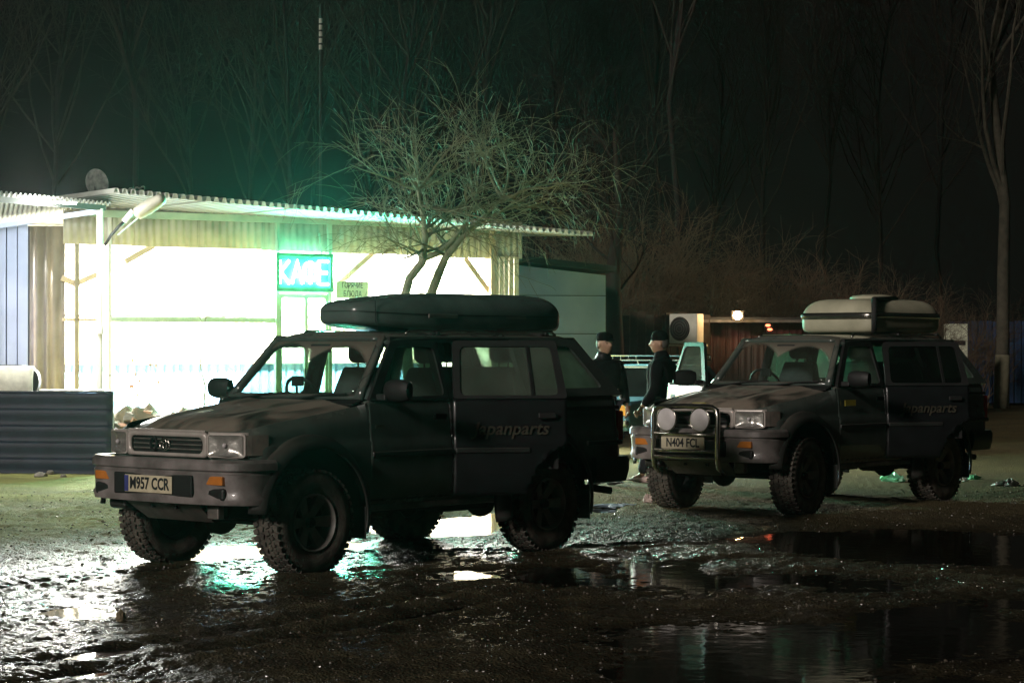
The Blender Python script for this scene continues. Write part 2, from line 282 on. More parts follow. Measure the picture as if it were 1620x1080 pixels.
def mud():
    m = bpy.data.materials.new('wet mud and grit'); m.use_nodes = True; nt = m.node_tree; N = nt.nodes; L = nt.links; b = N['Principled BSDF']
    g = N.new('ShaderNodeNewGeometry'); sp = N.new('ShaderNodeSeparateXYZ'); L.new(g.outputs['Position'], sp.inputs[0])
    n1 = N.new('ShaderNodeTexNoise'); n1.inputs['Scale'].default_value = 2.2; n1.inputs['Detail'].default_value = 8; L.new(g.outputs['Position'], n1.inputs['Vector'])
    r = N.new('ShaderNodeValToRGB'); r.color_ramp.elements[0].position = .3; r.color_ramp.elements[0].color = (.034, .028, .018, 1); r.color_ramp.elements[1].position = .72; r.color_ramp.elements[1].color = (.105, .092, .052, 1)
    L.new(n1.outputs['Fac'], r.inputs['Fac'])
    wet = N.new('ShaderNodeMapRange'); wet.inputs[1].default_value = .004; wet.inputs[2].default_value = .045; L.new(sp.outputs[2], wet.inputs[0])   # 0 wet .. 1 drier
    dry = N.new('ShaderNodeMapRange'); dry.inputs[1].default_value = 18.2; dry.inputs[2].default_value = 22.5; tilt = N.new('ShaderNodeMath'); tilt.operation = 'MULTIPLY_ADD'; tilt.inputs[1].default_value = -.45; L.new(sp.outputs[0], tilt.inputs[0]); L.new(sp.outputs[1], tilt.inputs[2]); L.new(tilt.outputs[0], dry.inputs[0])     # drier ground beyond the puddles; also masks the painted light at left
    mx = N.new('ShaderNodeMix'); mx.data_type = 'RGBA'; mx.blend_type = 'MULTIPLY'; mx.inputs[0].default_value = 1; L.new(r.outputs[0], mx.inputs[6])
    k = N.new('ShaderNodeMapRange'); k.inputs[3].default_value = .45; k.inputs[4].default_value = 1.0; L.new(wet.outputs[0], k.inputs[0]); L.new(k.outputs[0], mx.inputs[7])
    mo = N.new('ShaderNodeMix'); mo.data_type = 'RGBA'; xm = N.new('ShaderNodeValToRGB'); xr = N.new('ShaderNodeMapRange'); xr.inputs[1].default_value = -3.2; xr.inputs[2].default_value = 2.; L.new(sp.outputs[0], xr.inputs[0]); L.new(xr.outputs[0], xm.inputs[0]); xm.color_ramp.elements[0].color = (.33, .33, .10, 1); xm.color_ramp.elements[1].color = (.115, .095, .042, 1); L.new(xm.outputs[0], mo.inputs[7])  # olive at left painted paler to stand for cafe light on the ground
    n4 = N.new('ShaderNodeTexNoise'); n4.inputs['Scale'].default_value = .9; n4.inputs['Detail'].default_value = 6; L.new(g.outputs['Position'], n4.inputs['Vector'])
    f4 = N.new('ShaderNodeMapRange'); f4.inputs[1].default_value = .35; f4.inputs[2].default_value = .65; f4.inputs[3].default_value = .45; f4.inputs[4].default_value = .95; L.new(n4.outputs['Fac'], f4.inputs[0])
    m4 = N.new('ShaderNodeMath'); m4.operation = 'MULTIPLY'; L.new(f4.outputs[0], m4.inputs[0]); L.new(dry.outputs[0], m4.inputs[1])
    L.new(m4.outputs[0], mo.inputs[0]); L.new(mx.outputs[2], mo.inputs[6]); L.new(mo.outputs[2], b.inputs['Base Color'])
    rr = N.new('ShaderNodeMapRange'); rr.inputs[3].default_value = .18; rr.inputs[4].default_value = .40; L.new(wet.outputs[0], rr.inputs[0])
    ra = N.new('ShaderNodeMath'); ra.operation = 'MULTIPLY_ADD'; ra.inputs[1].default_value = .6; L.new(dry.outputs[0], ra.inputs[0]); L.new(rr.outputs[0], ra.inputs[2]); L.new(ra.outputs[0], b.inputs['Roughness'])
    sq_ = N.new('ShaderNodeMapRange'); sq_.inputs[3].default_value = .5; sq_.inputs[4].default_value = .12; L.new(dry.outputs[0], sq_.inputs[0]); L.new(sq_.outputs[0], b.inputs['Specular IOR Level'])
    v = N.new('ShaderNodeTexVoronoi'); v.inputs['Scale'].default_value = 55; L.new(g.outputs['Position'], v.inputs['Vector'])
    n3 = N.new('ShaderNodeTexNoise'); n3.inputs['Scale'].default_value = 38; n3.inputs['Detail'].default_value = 5; L.new(g.outputs['Position'], n3.inputs['Vector'])
    ad = N.new('ShaderNodeMath'); ad.operation = 'ADD'; L.new(v.outputs['Distance'], ad.inputs[0]); L.new(n3.outputs['Fac'], ad.inputs[1])
    bp = N.new('ShaderNodeBump'); bp.inputs['Strength'].default_value = 1.; bp.inputs['Distance'].default_value = .012; L.new(ad.outputs[0], bp.inputs['Height']); L.new(bp.outputs['Normal'], b.inputs['Normal'])
    return m
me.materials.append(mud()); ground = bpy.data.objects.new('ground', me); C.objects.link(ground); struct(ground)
def water():
    m = bpy.data.materials.new('puddle water'); m.use_nodes = True; nt = m.node_tree; N = nt.nodes; L = nt.links; b = N['Principled BSDF']
    b.inputs['Base Color'].default_value = (.012, .010, .007, 1); b.inputs['Roughness'].default_value = .06; b.inputs['IOR'].default_value = 1.33
    g = N.new('ShaderNodeNewGeometry'); n = N.new('ShaderNodeTexNoise'); n.inputs['Scale'].default_value = 5; n.inputs['Detail'].default_value = 3; L.new(g.outputs['Position'], n.inputs['Vector'])
    bp = N.new('ShaderNodeBump'); bp.inputs['Strength'].default_value = .08; bp.inputs['Distance'].default_value = .02; L.new(n.outputs['Fac'], bp.inputs['Height']); L.new(bp.outputs['Normal'], b.inputs['Normal'])
    return m
wm = MB().add([(-9, 7, 0), (9, 7, 0), (9, 25, 0), (-9, 25, 0)], [(0, 1, 2, 3)]).build('puddle_water', water()); struct(wm)

def ico():
    bm = bmesh.new(); bmesh.ops.create_icosphere(bm, subdivisions=1, radius=1); v = [tuple(p.co) for p in bm.verts]; f = [tuple(q.index for q in p.verts) for p in bm.faces]; bm.free(); return v, f
IV, IF = ico()
rs = np.random.RandomState(5); pb = MB(); IVa = np.array(IV)
for k in range(9000):
    d = rs.uniform(9.5, 26) ** 1.0; x = rs.uniform(-1, 1) * (d * .27 + .3); r = .004 + .010 * rs.rand() ** 4; z = float(gh(x, d))
    if z < .002: continue
    q = IVa * (r * np.array([1, rs.uniform(.7, 1.2), rs.uniform(.5, .8)])) + np.array([x, d, z + r * .2]) + rs.uniform(-.15, .15, IVa.shape) * r
    pb.add(q.tolist(), IF)
gp = pb.build('gravel', mat('wet gravel', (.05, .045, .035), .22, col2=(.16, .14, .11), scale=30), fix=False); gp['kind'] = 'stuff'; tag(gp, 'wet grit and small stones scattered over the muddy yard', 'gravel')

# ------------------------------------------------------------------ off-road cars
XF, XR, HW = .64, -3.68, .835
BELT = 1.255
INS = [(.40, .09), (.47, .05), (.55, .015), (.66, .0), (.93, .0), (.965, .014), (1.10, .022), (1.19, .032), (1.26, .05), (1.3, .06)]
ZTOP = [(-3.7, 1.25), (-.62, 1.25), (-.55, 1.215), (0., 1.145), (.45, 1.085), (.64, 1.045)]
def side_y(z): return .782 - .33 * (z - 1.255)
def perimeter():
    rc, rf = .16, .22; P = []
    for y in np.linspace(0, HW - rc, 10): P.append((XR, y))
    for a in np.linspace(0, 90, 7)[1:]: P.append((XR + rc - rc * math.cos(R(a)), HW - rc + rc * math.sin(R(a))))
    for x in np.arange(XR + rc + .03, XF - rf, .03): P.append((x, HW))
    for a in np.linspace(0, 90, 8): P.append((XF - rf + rf * math.sin(R(a)), HW - rf + rf * math.cos(R(a))))
    for y in np.linspace(HW - rf, 0, 12)[1:]: P.append((XF, y))
    out = []
    for (x, y) in P:
        w = np.clip((x - 0.) / .6, 0, 1); out.append((x - .07 * w * (y / HW) ** 2, y - .035 * w))
    return [(x, max(y, 0)) for x, y in out]
PER = perimeter()
WX = (0., -2.625); AZ, AR = .42, .515
DOORS = {'front': (-.60, -1.515), 'rear': (-1.525, -2.43)}
def shellmesh():
    """lower body wall, with wheel arches and the four door openings cut out"""
    half = [Vector((p[0], p[1])) for p in PER]; n = len(half); nor = []
    for i in range(n):
        t = half[min(i + 1, n - 1)] - half[max(i - 1, 0)]; nn = Vector((-t.y, t.x)); nn.normalize()
        nor.append(nn)
    nor[0] = Vector((-1, 0)); nor[-1] = Vector((1, 0)); nv = 26; mb = MB()
    for sgn in (1, -1):
        vs = []; fs = []
        for j in range(nv):
            for i in range(n):
                x, y = half[i]; zt = interp(x, ZTOP); zl = .47 if -3.0 < x < .1 else (.56 if x >= .1 else .60)
                z = zl + (zt - zl) * j / (nv - 1); vv = j / (nv - 1); q = half[i] + nor[i] * (-interp(z, INS) - (.06 * max(0, (vv - .80) / .20) ** 2 if x > -.56 else 0))
                p = Vector((q.x, max(q.y, 0), z))
                for wx in WX:
                    if p.y > .6:
                        d = Vector((p.x - wx, p.z - AZ))
                        if abs(d.length - AR) < .026 and p.z > AZ - .1: d = d.normalized() * AR; p.x = wx + d.x; p.z = AZ + d.y
                vs.append(Vector((p.x, p.y * sgn, p.z)))
        for j in range(nv - 1):
            for i in range(n - 1):
                a = j * n + i; q = (a, a + 1, a + n + 1, a + n); c = sum((vs[k] for k in q), Vector()) / 4; y = abs(c.y)
                if y > .6 and any((c.x - wx) ** 2 + (c.z - AZ) ** 2 < (AR - .008) ** 2 or (abs(c.x - wx) < AR - .01 and c.z < AZ) for wx in WX): continue
                if y > .6 and c.z > .53 and any(d[1] < c.x < d[0] for d in DOORS.values()): continue
                fs.append(q if sgn < 0 else q[::-1])
        mb.add(vs, fs)
    return mb
def prect(mb, x0, x1, y0, y1, z0, z1): return mb.box(((x0 + x1) / 2, (y0 + y1) / 2, (z0 + z1) / 2), (abs(x1 - x0), abs(y1 - y0), abs(z1 - z0)))
def ring(mb, outer, inner, fn):
    n = len(outer); vs = [fn(*p) for p in outer] + [fn(*p) for p in inner]
    return mb.add(vs, [(i, (i + 1) % n, (i + 1) % n + n, i + n) for i in range(n)])
def door(parent, kind, s, angle, letters, dglass, name='door'):
    x0, x1 = DOORS[kind]; h = empty(name, parent, (x0, s * (HW - .02), 0), R(angle) * -s)
    L = lambda x, y, z: Vector((x - x0, s * (y - (HW - .02)), z))
    nx, nz = 34, 26; vs = []; fs = []
    for j in range(nz):
        for i in range(nx):
            x = x0 - .004 + (x1 - x0 + .008) * i / (nx - 1); z = .505 + (BELT - .505) * j / (nz - 1)
            if kind == 'rear':
                d = Vector((x + 2.625, z - AZ)); r2 = AR + .012
                if abs(d.length - r2) < .022: d = d.normalized() * r2; x = -2.625 + d.x; z = AZ + d.y
            vs.append(L(x, HW - interp(z, INS), z))
    for j in range(nz - 1):
        for i in range(nx - 1):
            a = j * nx + i; q = (a, a + 1, a + nx + 1, a + nx)
            if kind == 'rear':
                c = sum((vs[k] for k in q), Vector()) / 4
                if (c.x + x0 + 2.625) ** 2 + (c.z - AZ) ** 2 < (AR + .004) ** 2: continue
            fs.append(q)
    p = MB().add(vs, fs).build('door_panel', 'door_shade' if letters else 'paint', h, smooth=True); k = p.modifiers.new('s', 'SOLIDIFY'); k.thickness = .05; k.offset = -1 if s > 0 else 1
    pl = lambda x, z: L(x, side_y(z), z)
    if kind == 'front': O = [(-.62, 1.25), (-1.00, 1.70), (-1.50, 1.70), (-1.51, 1.25)]; I = [(-.73, 1.275), (-1.045, 1.655), (-1.455, 1.655), (-1.46, 1.275)]
    else: O = [(-1.53, 1.25), (-1.54, 1.70), (-2.36, 1.70), (-2.43, 1.25)]; I = [(-1.585, 1.275), (-1.595, 1.655), (-2.315, 1.655), (-2.365, 1.275)]
    ring(MB(), rpoly(O, .03), rpoly(I, .05), pl).build('window_frame', 'black', h, solid=.035)
    g = rpoly(I, .05); MB().add([pl(*q) for q in g], [tuple(range(len(g)))]).build('window_pane', dglass, h, solid=.005)
    if kind == 'rear':
        MB().bar(pl(-2.16, 1.27), pl(-2.13, 1.66), .025, .03).build('division_bar', 'black', h)
    prect(MB(), x1 - x0 + .10, x1 - x0 + .24, s * .022, s * .048, 1.10, 1.145).build('handle', 'black', h, bevel=.008)
    prect(MB(), x1 - x0 + (.02 if kind == 'front' else .30), -.02, s * .0, s * .035, .835, .875).build('side_moulding', 'cladding', h, bevel=.01)
    tr = MB(); prect(tr, x1 - x0 + .06, -.06, -s * .075, -s * .05, .70, 1.22).build('inner_trim', 'interior', h, bevel=.01)
    if letters: text('lettering', letters, .142, 'decal', h, ((x1 - x0) / 2, s * .022, 1.02), (R(90), 0, PI if s > 0 else 0), ext=.002, shear=.25, bold=.002)
    if kind == 'front':                  # mirror on its sail
        mm = empty('wing_mirror', h, (-.12, s * .03, 1.30))
        MB().grid(lambda u, v: Vector((.05 * math.cos(2 * PI * u) * (1 - .25 * abs(2 * v - 1) ** 3) - .02, s * (.02 + .235 * v), .085 * math.sin(2 * PI * u) * (1 - .25 * abs(2 * v - 1) ** 3) + .03)), 14, 7, True).build('mirror_shell', 'black', mm, smooth=True)
        prect(MB(), -.075, -.068, s * .05, s * .225, -.035, .095).build('mirror_glass', 'chrome', mm, bevel=.004)
        prect(MB(), -.05, .02, -s * .06, s * .04, -.045, .005).build('mirror_foot', 'black', mm, bevel=.012)
        if letters is not None and s > 0: pass
    return h
def wheel(parent, x, y, steer=0.):
    s = 1 if y > 0 else -1; w = empty('wheel', parent, (x, y, .388), R(steer)); rot = Matrix.Rotation(-s * PI / 2, 4, 'X'); t = MB()
    prof = [(.205, -.10), (.25, -.128), (.30, -.136), (.345, -.128), (.366, -.112), (.374, -.06), (.376, 0), (.374, .06), (.366, .112), (.345, .128), (.30, .136), (.25, .128), (.205, .10)]
    t.lathe(prof, 48, rot)
    for k in range(44):                  # tread blocks
        a = 2 * PI * k / 44
        for (h, wd, da, rr, tl) in ((-.098, .05, 0, .376, .25), (-.038, .045, .5, .380, -.3), (.02, .045, .1, .380, .3), (.062, .03, .6, .378, .2), (.105, .05, .3, .376, -.25)):
            an = a + da * 2 * PI / 44; mt = rot @ Matrix.Rotation(an, 4, 'Z') @ Matrix.Translation((rr, 0, h)) @ Matrix.Rotation(tl, 4, 'X')
            vs = [(mt @ Vector((q[0] * .009, q[1] * .020, q[2] * wd / 2))) for q in ((-1, -1, -1), (-1, 1, -1), (1, -.8, -.9), (1, .8, -.9), (-1, -1, 1), (-1, 1, 1), (1, -.8, .9), (1, .8, .9))]
            t.add(vs, [(2, 3, 7, 6), (0, 2, 6, 4), (1, 5, 7, 3), (0, 1, 3, 2), (4, 6, 7, 5)])
    t.build('tyre', 'rubber', w, smooth=2, fix=False)
    r = MB(); r.lathe([(.212, -.10), (.212, .118), (.204, .122), (.196, .108), (.190, .05), (.188, -.08)], 32, rot); r.lathe([(.0, .052), (.07, .056), (.075, .04), (.0, .04)], 18, rot)
    for k in range(6):
        m = rot @ Matrix.Rotation(k * PI / 3, 4, 'Z'); q = [(.05, -.030, .05), (.05, .030, .05), (.196, .044, .085), (.196, -.044, .085), (.05, -.03, .02), (.05, .03, .02), (.196, .044, .045), (.196, -.044, .045)]
        r.add([m @ Vector(p) for p in q], [(0, 3, 2, 1), (4, 5, 6, 7), (0, 1, 5, 4), (1, 2, 6, 5), (2, 3, 7, 6), (3, 0, 4, 7)])
    r.build('rim', 'alloy', w, smooth=2)
    MB().lathe([(.0, .01), (.185, .0), (.185, -.01), (0, -.01)], 20, rot).build('brake_disc', 'underbody', w)
    hb = MB(); hb.lathe([(.038, .05), (.038, .085), (.03, .095), (0, .097)], 14, rot); hb.build('hub_cap', 'black', w, smooth=2)
    return w
def offroad_car(label, loc, yaw, plate_text, bullbar, doors, steer):
    c = thing('off_road_car', label, 'car', loc, yaw)
    b = shellmesh().build('body', 'paint', c, smooth=2)
    hw = lambda x: .745 - .035 * max(0, min(1, x / .6)) - (0 if x < .42 else .9 * (x - .42) ** 1.6)
    def hood(u, v):
        x = -.505 + 1.14 * v; t = 2 * u - 1; w = hw(x); xx = x - .07 * max(0, x / .6) * t * t; y = t * w
        z = interp(x, ZTOP) + .006 - .02 * abs(t) ** 8 + .045 * (1 - t * t) + .018 * math.exp(-((abs(t) - .55) / .12) ** 2) * max(0, 1 - v * .6)
        if v > .6: z -= .085 * ((v - .6) / .4) ** 2.3 * (1 + .35 * t * t)
        return Vector((xx, y, z))
    hd = MB().grid(hood, 41, 34).build('bonnet', 'hoodp', c, smooth=True)
    if bullbar: prect(MB(), .545, .605, -.10, .06, 1.100, 1.104).build('sticker', 'sticker', hd)
    # cowl and wipers
    cw = MB().add([(-.50, -.74, 1.225), (-.50, .74, 1.225), (-.64, .74, 1.262), (-.64, -.74, 1.262), (-.53, -.5, 1.25), (-.53, .5, 1.25)], [(0, 1, 2, 3)]).build('cowl', 'black', c, solid=.012)
    for (y0, y1) in ((-.50, .02), (.12, .62)):
        wp = MB(); wp.tube([(-.525, y0, 1.262), (-.54, (y0 + y1) / 2, 1.295), (-.555, y1, 1.305)], .009, 6); wp.build('wiper', 'black', c)
    # windscreen
    def ws(a_, b_): return Vector((-.605 - .40 * b_ + .055 * (1 - a_ * a_), a_ * (.735 - .135 * b_), 1.262 + .468 * b_))
    wf = MB()
    def strip(a0, a1, b0, b1, n, m): wf.grid(lambda u, v: ws(a0 + (a1 - a0) * u, b0 + (b1 - b0) * v), n, m)
    strip(-1, -.915, 0, 1, 3, 6); strip(.915, 1, 0, 1, 3, 6); strip(-.915, .915, .93, 1, 15, 2); strip(-.915, .915, 0, .05, 15, 2)
    wf.build('windscreen_frame', 'paint', c, smooth=2, solid=.045)
    MB().grid(lambda u, v: ws(-.92 + 1.84 * u, .045 + .89 * v), 17, 5).build('windscreen', 'glass', c, smooth=True, solid=.005)
    # roof
    def roof(u, v):
        t = 2 * u - 1; x = -.975 - 2.27 * v; z = 1.775 - .016 * ((v - .5) * 2) ** 2 - .055 * abs(t) ** 3.5 - (.03 * ((.06 - v) / .06) ** 2 if v < .06 else 0) - (.05 * ((v - .94) / .06) ** 2 if v > .94 else 0)
        return Vector((x + .04 * (1 - t * t) * (1 - v), t * .645, z))
    rf = MB().grid(roof, 21, 24).build('roof', 'paint', c, smooth=True, solid=.03)
    for s in (1, -1):
        MB().tube([(-1.25, s * .57, 1.755), (-1.30, s * .57, 1.782), (-3.0, s * .57, 1.782), (-3.05, s * .57, 1.75)], .012, 8).build('roof_rail', 'chrome', c, smooth=True)
        MB().bar((-1.0, s * .628, 1.713), (-3.2, s * .628, 1.713), .035, .04).build('gutter', 'black', c)
        # quarter panel with window, B pillar
        pl = lambda x, z: Vector((x, s * side_y(z), z))
        O = [(-2.435, 1.245), (-2.375, 1.71), (-3.20, 1.71), (-3.655, 1.245)]; I = [(-2.545, 1.31), (-2.50, 1.655), (-3.115, 1.655), (-3.42, 1.31)]
        ring(MB(), rpoly(O, .03), rpoly(I, .06), pl).build('quarter_panel', 'paint', c, solid=.045)
        g = rpoly(I, .06); MB().add([pl(*q) for q in g], [tuple(range(len(g)))]).build('quarter_window', 'mistglass', c, solid=.005)
        pb_ = MB(); prect(pb_, -1.56, -1.47, s * .70, s * .755, .52, 1.24); pb_.bar((-1.515, s * .735, 1.23), (-1.515, s * .59, 1.70), .05, .08); pb_.build('door_pillar', 'interior', c)
        MB().bar((-2.52, s * (HW - .012), 1.15), (-3.58, s * (HW - .012), 1.15), .012, .028).build('belt_stripe', 'black', c)
        if True: MB().bar((-3.14, s * (HW + .008), .86), (-3.60, s * (HW + .008), .86), .03, .04).build('side_moulding', 'cladding', c, bevel=.008)
        # flares
        for wx, a0, a1 in ((0., 6, 196), (-2.625, -16, 196)):
            def fl(u, v):
                a = R(a0 + (a1 - a0) * u); r = AR - .012 + .10 * v; yy = HW + .062 * math.sin(PI * min(1, (1 - v) * .62 + .0)) ** .8 - .03 * v
                return Vector((wx + r * math.cos(a) * 1.0, s * yy, AZ + r * math.sin(a) * (1 if math.sin(a) > 0 else .9)))
            MB().grid(fl, 40, 7).build('wheel_flare', 'cladding', c, smooth=True, solid=.014)
            MB().grid(lambda u, v: Vector((wx + AR * math.cos(R(18 + 170 * u)), s * (.38 + .45 * v), AZ + AR * math.sin(R(18 + 170 * u)))), 22, 2).build('wheel_liner', 'dark', c, smooth=True)
            MB().box((wx - .515, s * .76, .36), (.012, .22, .24)).build('mud_flap', 'cladding', c, bevel=.005)
        MB().bar((-.52, s * .74, .455), (-2.15, s * .74, .455), .12, .05).build('side_step', 'skid', c, bevel=.012)
        MB().bar((-.55, s * .75, .50), (-2.12, s * .75, .50), .04, .10).build('sill', 'paint', c)
    # tailgate
    def tg(a_, b_): return Vector((-3.655 + .44 * b_ - .03 * (1 - a_ * a_), a_ * (.775 - .15 * b_), 1.25 + .47 * b_))
    tf = MB(); st = lambda a0, a1, b0, b1, n, m: tf.grid(lambda u, v: tg(a0 + (a1 - a0) * u, b0 + (b1 - b0) * v), n, m)
    st(-1, -.86, 0, 1, 3, 5); st(.86, 1, 0, 1, 3, 5); st(-.86, .86, .9, 1, 9, 2); st(-.86, .86, 0, .12, 9, 2); tf.build('tailgate_frame', 'paint', c, smooth=2, solid=.04)
    MB().grid(lambda u, v: tg(-.87 + 1.74 * u, .11 + .80 * v), 9, 3).build('rear_window', 'mistglass', c, smooth=True, solid=.005)
    def sweep(name, path, prof, m):
        P = [Vector(p) for p in path]; vs = []; fs = []; k = len(prof)
        for i, p in enumerate(P):
            t = P[min(i + 1, len(P) - 1)] - P[max(i - 1, 0)]; nn = Vector((-t.y, t.x)).normalized()
            for (o_, z) in prof: q = p + nn * o_; vs.append((q.x, q.y, z))
        for i in range(len(P) - 1):
            for j in range(k): a_ = i * k + j; b_ = i * k + (j + 1) % k; fs.append((a_, b_, b_ + k, a_ + k))
        fs += [tuple(range(k)), tuple(range((len(P) - 1) * k, len(P) * k))]
        return MB().add(vs, fs).build(name, m, c, smooth=2)
    fp = [(.40, -.845), (.52, -.84)] + [(.52 + .16 * math.sin(R(t)), -.68 - .16 * math.cos(R(t))) for t in range(15, 90, 15)] + [(.70 + .05 * (1 - (y / .66) ** 2), y) for y in np.linspace(-.66, .66, 13)]
    fp += [(.52 + .16 * math.sin(R(t)), .68 + .16 * math.cos(R(t))) for t in range(75, 0, -15)] + [(.52, .84), (.40, .845)]
    bp = sweep('front_bumper', fp, [(.04, .855), (-.03, .855), (-.052, .835), (-.055, .785), (-.028, .772), (-.028, .762), (-.040, .752), (-.032, .665), (-.03, .615), (-.045, .585), (-.035, .54), (.03, .535)], 'bumper')
    rp = [(-3.22, .84), (-3.60, .83)] + [(-3.60 - .13 * math.sin(R(t)), .70 + .13 * math.cos(R(t))) for t in range(20, 90, 20)] + [(-3.735, y) for y in np.linspace(.68, -.68, 6)] + [(-3.60 - .13 * math.sin(R(t)), -.70 - .13 * math.cos(R(t))) for t in range(80, 0, -20)] + [(-3.60, -.83), (-3.22, -.84)]
    sweep('rear_bumper', rp, [(.05, .735), (-.03, .74), (-.05, .71), (-.045, .62), (-.02, .53), (.05, .52)], 'cladding')
    # bumper furniture
    fx = lambda y: .70 + .05 * (1 - (y / .66) ** 2)
    prect(MB(), fx(0) + .015, fx(0) + .036, -.44, .42, .588, .745).build('plate_recess', 'dark', bp, bevel=.01)
    for s in (1, -1):
        prect(MB(), fx(.58) - .01, fx(.58) + .040, s * .47, s * .70, .680, .745).build('indicator', 'amber', bp, bevel=.008).rotation_euler = (0, 0, 0)
        prect(MB(), fx(.58) - .01, fx(.58) + .034, s * .47, s * .71, .570, .660).build('lower_recess', 'black', bp, bevel=.02)
    # grille and lamps
    gx = lambda y: XF - .07 * (y / HW) ** 2 + .004
    pr = rrect(.88, .178, .03, 4, 0, .955); pi_ = rrect(.80, .118, .045, 4, 0, .950)
    MB().grid(lambda u, v: Vector((gx((2 * u - 1) * .735) - .001 - .05 * max(0, (abs(2 * u - 1) * .735 - .62) / .1), (2 * u - 1) * .735, .862 + .186 * v)), 31, 3).build('front_panel', 'silver', c, smooth=True, solid=.006)
    gf = lambda y, z: Vector((gx(y) + .022, y, z)); gr = empty('grille', c)
    ring(MB(), pr, pi_, gf).build('grille_surround', 'silver', gr, smooth=2, solid=.03)
    MB().grid(lambda u, v: Vector((gx((2 * u - 1) * .405) + .007, (2 * u - 1) * .405, .888 + .124 * v)), 19, 2).build('grille_back', 'dark', gr)
    for z in (.92, .953, .986):
        MB().tube([(gx(y) + .018, y, z) for y in np.linspace(-.375, .375, 9)], .006, 6).build('grille_slat', 'black' if bullbar else 'skid', gr)
    prect(MB(), gx(0) + .002, gx(0) + .02, -.84 / 2, .84 / 2, 1.045, 1.06).build('bonnet_lip', 'silver', gr, bevel=.004)
    em = empty('emblem', gr, (gx(0) + .032, 0, .953))
    def oval(a_, b_, cz, name): MB().tube([(0, a_ * math.cos(t), cz + b_ * math.sin(t)) for t in np.linspace(0, 2 * PI, 25)], .006, 6, False).build(name, 'chrome', em, smooth=True)
    oval(.052, .040, 0, 'emblem_ring'); oval(.019, .037, 0, 'emblem_bar'); oval(.038, .014, .018, 'emblem_bow')
    if not bullbar:
        MB().tube([(gx(-.12) + .03, -.125 + .034 * math.cos(t), .953 + .045 * math.sin(t)) for t in np.linspace(0, 2 * PI, 20)], .010, 6, False).build('round_badge', 'black', gr)
    for s in (1, -1):
        hl = empty('headlight', c); pts = rrect(.275, .150, .018, 3, s * .588, .955)
        f2 = lambda y, z, d=0.: Vector((gx(y) + .012 + d - (.05 * max(0, (abs(y) - .62) / .1)), y, z))
        n_ = len(pts); mb = MB()
        vs = [f2(*q) for q in pts] + [f2(q[0] * .985 + .015 * s * .585, .955 + (q[1] - .955) * .93, .026) for q in pts]
        mb.add(vs, [(i, (i + 1) % n_, (i + 1) % n_ + n_, i + n_) for i in range(n_)] + [tuple(range(n_, 2 * n_))]); mb.build('lamp_lens', 'clearlens', hl, smooth=2)
        MB().grid(lambda u, v: f2(s * .588 + (2 * u - 1) * .133, .955 + (2 * v - 1) * .073, .020 - .028 * (1 - max(abs(2 * u - 1), abs(2 * v - 1)) ** 3)), 17, 13).build('reflector', 'reflector', hl, smooth=True)
        MB().sphere(f2(s * .588, .955, .004), .018, 10, 8).build('bulb', 'lampcover', hl, smooth=True)
        ring(MB(), rrect(.294, .170, .022, 3, s * .588, .955), rrect(.270, .146, .016, 3, s * .588, .955), lambda y, z: f2(y, z, .012)).build('lamp_surround', 'silver', hl, solid=.02)
        cl = MB(); cl.grid(lambda u, v: Vector((.555 - .16 * u, s * (.735 + .055 * u ** .6), .885 + .145 * v)), 6, 3); cl.build('corner_lamp', 'cornerlamp', c, solid=.02)
        tl = MB(); prect(tl, -3.685, -3.60, s * .66, s * .80, .86, 1.12); tl.build('tail_light', 'red', c, bevel=.015)
    # number plate
    px = fx(0) + (.095 if bullbar else .045); pz = .715 if bullbar else .668
    pt = empty('number_plate', c, (px, -.04, pz)); w_, h_ = .52, .118 if bullbar else .125
    MB().box((0, 0, 0), (.008, w_, h_)).build('plate_board', 'platew' if bullbar else 'plate', pt, bevel=.006)
    if not bullbar: MB().box((.0055, -.237, 0), (.003, .042, h_ * .92)).build('plate_band', 'blueband', pt)
    text('plate_lettering', plate_text, .118, 'ink', pt, (.006, .015 if not bullbar else 0, 0), (R(90), 0, R(90)), ext=.001, sx=.80, bold=.003)
    # under the nose
    sk = MB().add([(.70, -.40, .535), (.70, .40, .535), (.52, .36, .40), (.52, -.36, .40), (.10, .30, .37), (.10, -.30, .37)], [(0, 1, 2, 3), (3, 2, 4, 5)]).build('skid_plate', 'skid', c, solid=.012)
    for y in (-.13, .13): prect(MB(), .655, .690, y - .012, y + .012, .49, .515).build('skid_slot', 'dark', sk)
    prect(MB(), .60, .66, .44, .56, .43, .535).build('tow_bracket', 'skid', c, bevel=.01); prect(MB(), .54, .66, -.66, -.46, .46, .55).build('valance', 'cladding', c, bevel=.03)
    ub = MB(); prect(ub, -3.55, .40, -.60, .60, .56, .64); prect(ub, -3.5, .5, -.50, -.38, .42, .56); prect(ub, -3.5, .5, .38, .50, .42, .56); prect(ub, -1.9, -1.1, -.25, .25, .36, .5); ub.build('chassis', 'underbody', c, bevel=.02)
    for wx in WX:
        ax = MB(); ax.tube([(wx, -.68, .388), (wx, .68, .388)], .05, 10); ax.sphere((wx, .12 if wx else -.15, .388), .14, 12, 8, (1, .9, 1)); ax.build('axle', 'underbody', c, smooth=True)
    MB().tube([(-3.2, .42, .47), (-3.6, .52, .46), (-3.78, .58, .43)], .032, 10).build('exhaust_pipe', 'underbody', c, smooth=True)
    prect(MB(), -2.2, -1.6, .40, .62, .36, .5).build('fuel_tank', 'underbody', c, bevel=.05)
    for x, y, st_ in ((0, .745, steer), (0, -.745, steer), (WX[1], .745, 0), (WX[1], -.745, 0)): wheel(c, x, y, st_)
    # cabin
    prect(MB(), -3.6, -.5, -.74, .74, .64, .68).build('floor', 'interior', c)
